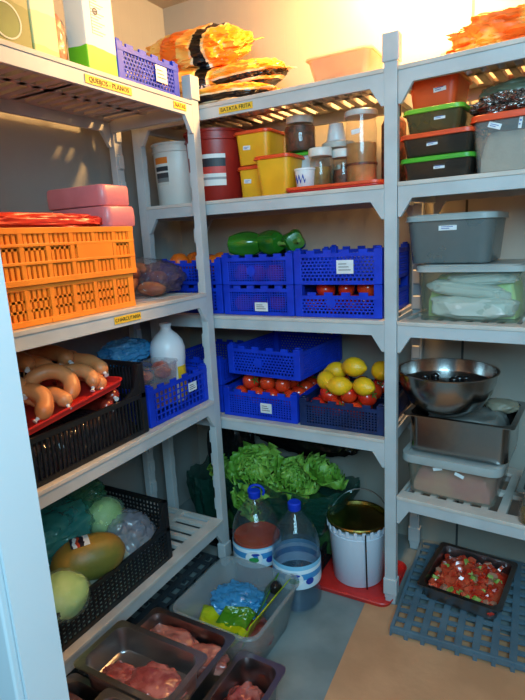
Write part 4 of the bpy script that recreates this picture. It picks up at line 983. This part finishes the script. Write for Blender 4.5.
sheetbag('yellow_green_bag', 'yellow green printed bag folded up the right side of the frosted box', CRAYF, ((-.735, 1.075, .065), (-.700, 1.09, .155), (-.682, 1.318, .165), (-.745, 1.30, .07)), 3, amp=.008)
sheetbag('yellow_green_bag', 'yellow green bag tongue lying along the left front of the frosted box', CRAYF, ((-.91, 1.10, .06), (-.76, 1.075, .07), (-.735, 1.13, .085), (-.93, 1.18, .085)), 5, amp=.012)
sheetbag('green_bag', 'leaf green bag flap standing between the blue bag and the yellow green bag', GRNF, ((-.86, 1.12, .06), (-.75, 1.11, .075), (-.745, 1.20, .10), (-.83, 1.16, .125)), 6, amp=.014)
sheetbag('green_bag', 'leaf green bag standing against the far right corner of the frosted box', GRNF, ((-.765, 1.20, .06), (-.725, 1.20, .13), (-.722, 1.318, .175), (-.775, 1.312, .10)), 8, amp=.010)
b = B(); blob(b, (0, 0, 0), (.018, .022, .02), .15, 2, 7, 3); solo('dark_print', b, BLK, 'dark green round print bulge on the leaf green bag', 'bag print', (-.712, 1.27, .15), smooth=True)
def gn_tray(label, loc, rz, w, d, h, r=.03, tilt=(0, 0), m=None, group=None):
    t = thing('steel_tray', label, 'tray', loc, rz, group); t.rotation_euler = (tilt[0], tilt[1], rz)
    w0, d0 = w-.03, d-.03
    b = B(); loft(b, [rr(w0-.016, d0-.016, r*.8, 0), rr(w0-.006, d0-.006, r, .004), rr(w0, d0, r, h-.003), rr(w, d, r*.55, h-.003), rr(w, d, r*.55, h), rr(w0-.001, d0-.001, r, h), rr(w0-.006, d0-.006, r, h-.010), rr(w0-.013, d0-.013, r, .006), rr(w0-.024, d0-.024, r*.7, .002)])
    obj('pan', b, m or DSTEEL, t, smooth=True)
    return t
def meat(label, loc, s, seed, m=MEAT, rz=0, group=None, parent=None):
    b = B(); blob(b, (0, 0, 0), s, .2, 1.9, seed, 5, .2, ridge=.25)
    solo('raw_meat', b, m, label, 'meat', loc, rz, group, smooth=True)
def film_cover(t, w, d, z, seed, sag=.012, drape=.02, m=None, n=26, amp=.006, name='cling_film'):
    b = B(); V = {}
    for i in range(n+1):
        for j in range(n+1):
            u, v = -1+2*i/n, -1+2*j/n; e = max(abs(u), abs(v))
            zz = z - sag*(1-u*u)*(1-v*v)+amp*noise.fractal(Vector((u*2.2+seed, v*5.0, seed)), 1, 2, 3)*(1-e**6)
            if e > .93: zz = z-drape*(e-.93)/.07*.3
            V[i, j] = b.verts.new((u*w/2, v*d/2, zz))
    for i in range(n):
        for j in range(n): b.faces.new((V[i, j], V[i+1, j], V[i+1, j+1], V[i, j+1]))
    obj(name, b, m or FILM, t, smooth=True)
# deep pans on the floor; the film-covered one rests across the rear pan
def layer(label, w, d, h, loc, m, seed, rz=0):
    b = B(); heap(b, w, d, 0, h, .008, 20, seed, 20); solo('meat_layer', b, m, label, 'meat', loc, rz, smooth=True)
gn_tray('steel tray of pale meat between the film-covered tray and the frosted box', (-.845, .895, .001), .0, .285, .255, .168)
layer('pale meat layer filling the rear steel tray, under the two loose pieces', .235, .205, .105, (-.845, .895, .006), MEATP, 3)
meat('pale pink meat piece heaped at the left in the rear steel tray', (-.885, .960, .128), (.085, .05, .030), 61, MEATP)
meat('pink meat piece at the right in the rear steel tray', (-.765, .950, .128), (.065, .045, .030), 62, MEATP, .5)
tb = gn_tray('large steel tray under cling film in the middle of the meat trays', (-.828, .785, .172), .0, .292, .172, .070)
meat('dark red meat chunk lying in the film-covered tray, right side', (-.775, .770, .204), (.075, .055, .024), 63)
meat('red meat piece in the middle of the film-covered tray', (-.875, .755, .198), (.05, .036, .02), 64)
film_cover(tb, .297, .177, .0715, 3, .006, .03)
gn_tray('small steel tray holding one red meat lump, rightmost of the trays', (-.622, .913, .001), .0, .145, .222, .13)
layer('red meat layer under the lump in the small right steel tray', .10, .18, .06, (-.622, .913, .005), MEAT, 9)
meat('single marbled red meat lump in the small right steel tray', (-.622, .895, .088), (.046, .07, .034), 65)
gn_tray('steel tray of pale meat at the lower left beside the door post', (-.955, .64, .001), 0, .14, .20, .165)
layer('pale meat in the lower left steel tray beside the door post', .10, .16, .15, (-.955, .64, .005), MEATP, 12)
te = gn_tray('film-covered steel tray at the bottom edge, in front of the large tray', (-.772, .61, .001), 0, .145, .165, .242)
layer('red meat in the film-covered tray at the bottom edge', .105, .125, .215, (-.772, .61, .005), MEAT, 14)
film_cover(te, .150, .170, .2435, 6, .004, .02)

# ================================================================ right unit
def R_lid(label, u, v, z, w, d, h, bodym, lidm, **k):
    return lidded(k.pop('name', 'storage_tub'), label, 'tub', at_right(u, v, z), RR+k.pop('dr', 0), w, d, h, bodym, lidm, **k)
ZR2 = 1.3655
DF = clear_mat('smoky_tub', (70, 60, 52), .8, .2); DFILL = mat('dark_food', (70, 44, 30), .5, 0, (90, 66, 40), 30)
R_lid('shallow tub with a bright green lid, bottom of the stack beside the grey post', .095, .145, ZR2, .19, .22, .064, DF, GRLID, stick=((.01, .032, .030, .012, 0),), fill=DFILL, fh=.03, lidh=.016)
R_lid('shallow tub with an orange red lid, second from the bottom beside the grey post', .095, .145, ZR2+.065, .19, .22, .062, DF, ORLID, stick=((-.01, .03, .030, .012, -.05),), fill=DFILL, fh=.03, lidh=.016)
R_lid('shallow tub with a light green lid, third up in the stack beside the grey post', .08, .15, ZR2+.128, .155, .2, .066, clear_mat('olive_tub', (110, 96, 60), .8, .2), mat('lime_lid', (122, 190, 50), .4), stick=((.02, .034, .030, .012, 0),), fill=DFILL, fh=.03, lidh=.016)
R_lid('orange tub on top of the stack beside the grey post', .072, .155, ZR2+.195, .135, .16, .088, mat('orange_tub', (232, 84, 34), .4, 0, (222, 78, 30), 8), mat('orange_lid', (244, 140, 60), .4), stick=((.02, .045, .034, .016, -.08),), lidh=.014)
GRN = mat('flour_beige', (206, 182, 160), .6, 0, (196, 172, 150), 30)
R_lid('large tub of beige flour with an orange lid, second right shelf', .29, .13, ZR2, .20, .2, .148, FROST, ORLID, fill=GRN, fh=.098, stick=((-.045, .115, .032, .014, .35), (.015, .115, .008, .03, .1)), tap=.012, lidh=.02)
b = B(); blob(b, (0, 0, 0), (.10, .07, .028), .25, 3, 71, 5, .3, ridge=.8); solo('foil_bag', b, mat('silver_foil', (190, 178, 172), .2, .9, (150, 140, 136), 60, .8, 60), 'crumpled silver foil bag on top of the flour tub', 'foil bag', at_right(.275, .12, ZR2+.176), RR, smooth=True)
b = B(); blob(b, (0, 0, 0), (.022, .03, .042), .1, 2, 72, 4, .3); solo('black_pack', b, BLK, 'small black pack between the light green lid and the flour tub', 'pack', at_right(.185, .16, ZR2+.14), RR, smooth=True)
b = B(); blob(b, (0, 0, 0), (.022, .05, .05), .1, 2, 73, 4, .3); solo('dark_pack', b, DARK, 'dark pack supporting the small black pack', 'pack', at_right(.183, .19, ZR2+.05), RR, smooth=True)
b = B(); blob(b, (0, 0, 0), (.13, .09, .035), .1, 2.4, 74, 5, .5, ridge=.2); solo('green_bag', b, mat('grey_green_bag', (100, 112, 92), .35, 0, (84, 96, 80), 10, .4, 30), 'dull green bag lying behind the foil under the top right shelf', 'bag', at_right(.30, .21, ZR2+.215), RR, smooth=True)
bag('orange net bag lying on the top right shelf', 'food bag', at_right(.285, .19, 1.664+.058), (.05, .0, RR), (.19, .13, .058), NETF, 15, .13, name='net_bag', seal=False)
b = B(); box(b, -.05, .05, -.002, .002, -.003, .004); b.free()
# third shelf tubs
ZR3 = .9683
R_lid('frosted tub of white folded packs and greens on the third right shelf', .187, .165, ZR3, .285, .25, .160, clear_mat('tub_pale_green', (186, 212, 196), .08, .25), FROSTL, tap=.008, lidh=.02, r=.03)
for k, (lbx, u, v, z, s, r_, m_) in enumerate((
    ('white folded pack standing low at the front inside the frosted tub', .195, .09, .038, (.115, .045, .034), 0, WPL),
    ('white folded pack lying slanted across the frosted tub', .18, .10, .085, (.11, .05, .022), .12, WPL),
    ('white folded pack on top inside the frosted tub', .21, .13, .115, (.10, .06, .02), -.08, WPL))):
    b = B(); blob(b, (0, 0, 0), s, .12, 1.8, 80+k, 5, .7, ridge=.2); o = solo('folded_pack', b, m_, lbx, 'pack', at_right(u, v, ZR3+z), smooth=True); o.rotation_euler = (0, r_, RR)
b = B(); heap(b, .255, .20, .004, .12, .02, 16, 12, 26); solo('green_vegetables', b, PALEG, 'pale green vegetables behind the white packs in the frosted tub', 'vegetables', at_right(.187, .19, ZR3), RR, smooth=True)
t = R_lid('grey frosted tub stacked on the tub of white packs, third right shelf', .122, .19, ZR3+.162, .245, .23, .142, FROSTD, FROSTL, tap=.012, lidh=.02, r=.035, stick=((.0, .102, .05, .016, 0),), fill=mat('grey_food', (92, 96, 92), .5, 0, (74, 84, 90), 18), fh=.10)
# fourth shelf
ZR4 = .4036
t = thing('storage_tub', 'large frosted tub of pink meat under the deep steel pan', 'tub', at_right(.152, .185, ZR4), RR)
b = B(); tubm(b, .275, .285, .122, .010, .03); obj('body', b, clear_mat('meat_tub_plastic', (200, 198, 180), .18, .25), t, smooth=True)
b = B(); loft(b, [rr(.30, .31, .035, .108), rr(.304, .314, .036, .112), rr(.30, .31, .035, .134), rr(.27, .28, .03, .134), rr(.268, .278, .03, .128)]); obj('lid', b, FROSTL, t, smooth=True)
b = B(); heap(b, .245, .255, .004, .072, .012, 14, 15, 26); obj('contents', b, mat('marinated_pork', (214, 160, 134), .35, 0, (200, 120, 116), 10, .2, 20, coat=.3), t, smooth=True)
for (x, z, ro) in ((-.035, .098, -.3), (.03, .090, .35)):
    b = B(); box(b, -.014, .014, -.0012, 0, -.005, .005); obj('sticker', b, PAPER, t, (x, -.1415, z), (-.08, ro, 0))
ZP = ZR4+.135
t = gn_tray('deep stainless steel pan on the meat tub, below the round bowl', at_right(.165, .185, ZP), RR, .325, .275, .125, .03, m=STEEL)
b = B(); heap(b, .26, .205, .0, .105, .008, 12, 17, 22); solo('grey_food_pack', b, mat('covered_food', (120, 120, 116), .3, 0, (90, 90, 86), 14, .3, 30), 'grey wrapped food filling the deep steel pan', 'food pack', at_right(.165, .185, ZP+.004), RR, smooth=True)
b = B(); blob(b, (0, 0, 0), (.05, .04, .02), .15, 2, 91, 4, .3); solo('food_pack', b, mat('tan_pack', (150, 140, 120), .4), 'pale tan pack at the rear right corner of the deep steel pan', 'pack', at_right(.262, .265, ZP+.122), RR, smooth=True)
t = thing('steel_bowl', 'round stainless steel mixing bowl on top of the deep pan', 'bowl', at_right(.112, .15, ZP+.118), RR)
rbw = .150; pr = [(.045, 0), (.075, .006), (.112, .034), (.135, .072), (.145, .105), (.148, .135), (.153, .136), (.154, .139), (.146, .139), (.142, .105), (.131, .073), (.109, .037), (.073, .010), (.02, .006)]
b = B(); lathe(b, pr, 56); obj('bowl', b, STEEL, t, smooth=True)
rnd = random.Random(5)
OL = mat('dark_olive', (22, 20, 22), .2, coat=.4)
b = B(); lathe(b, [(.02, .012), (.120, .060), (.136, .098), (.1, .104), (.01, .106)], 32); solo('dark_sauce', b, OL, 'dark liquid filling the steel mixing bowl', 'food', at_right(.112, .15, ZP+.119), kind='stuff', smooth=True)
for k in range(9):
    a = rnd.uniform(0, 6.28); q = rnd.uniform(.02, .10); b = B(); blob(b, (0, 0, 0), (.014, .011, .011), .05, 2, k, 2)
    p = at_right(.112+q*math.cos(a), .15+q*math.sin(a), ZP+.229); solo('black_olive', b, OL, 'black olive floating in the steel mixing bowl', 'olive', p, a, 'black olives in the bowl', smooth=True)
t = gn_tray('metal container at the right edge of the fourth shelf', at_right(.42, .14, ZR4), RR, .16, .2, .078, .015, m=STEEL)
t = thing('glass_jar', 'short glass jar standing before the metal container at the right edge', 'jar', at_right(.385, .025, ZR4))
b = B(); lathe(b, [(.03, 0), (.034, .005), (.034, .05), (.031, .056), (.031, .06), (.028, .06), (.03, .05), (.03, .008)], 28); obj('body', b, GLASS, t, smooth=True)
b = B(); lathe(b, [(.029, .004), (.0295, .035), (.01, .036)], 24); obj('contents', b, OLIVE, t, smooth=True)
# dark plastic crate further back at the left of the tubs (blue edge between post and tub)
# salad tray on the floor grid
t = gn_tray('steel tray of chopped tomato salad on the floor grid under the right shelving', at_right(.195, .165, .0325), RR-.03, .262, .285, .055, .025)
rnd = random.Random(8); b = B()
SALM = [mat('salad_tomato', (196, 44, 26), .2, 0, (214, 84, 54), 30, coat=.5), mat('salad_cucumber', (176, 190, 104), .3, 0, (130, 160, 60), 40, coat=.3), mat('salad_onion', (196, 130, 104), .3, coat=.3)]
idx = []
heap(b, .225, .245, .003, .03, .006, 25, 4, 14); nf = len(b.faces); idx = [0]*nf
for k in range(150):
    x, y = rnd.uniform(-.10, .10), rnd.uniform(-.112, .112); mi = rnd.choices((0, 1, 2), (9, 1.8, .9))[0]
    s = rnd.uniform(.011, .020); Mx = Matrix.Translation((x, y, .036+rnd.uniform(-.004, .010)-.012*(abs(x/.11)**4+abs(y/.12)**4))) @ Matrix.Rotation(rnd.uniform(0, 6), 4, 'Z') @ Matrix.Rotation(rnd.uniform(-1, 1), 4, 'X') @ Matrix.Rotation(rnd.uniform(-1, 1), 4, 'Y')
    n0 = len(b.faces); blob(b, (0, 0, 0), (s, s*rnd.uniform(.5, .9), s*rnd.uniform(.35, .7)), .15, 2, k, 1, .7, M=Mx); idx += [mi]*(len(b.faces)-n0)
b.faces.ensure_lookup_table()
for f, mi in zip(b.faces, idx): f.material_index = mi
solo('tomato_salad', b, SALM, 'chopped tomato and cucumber salad in the floor tray', 'salad', at_right(.195, .165, .0345), RR-.03, kind='stuff', smooth=True)
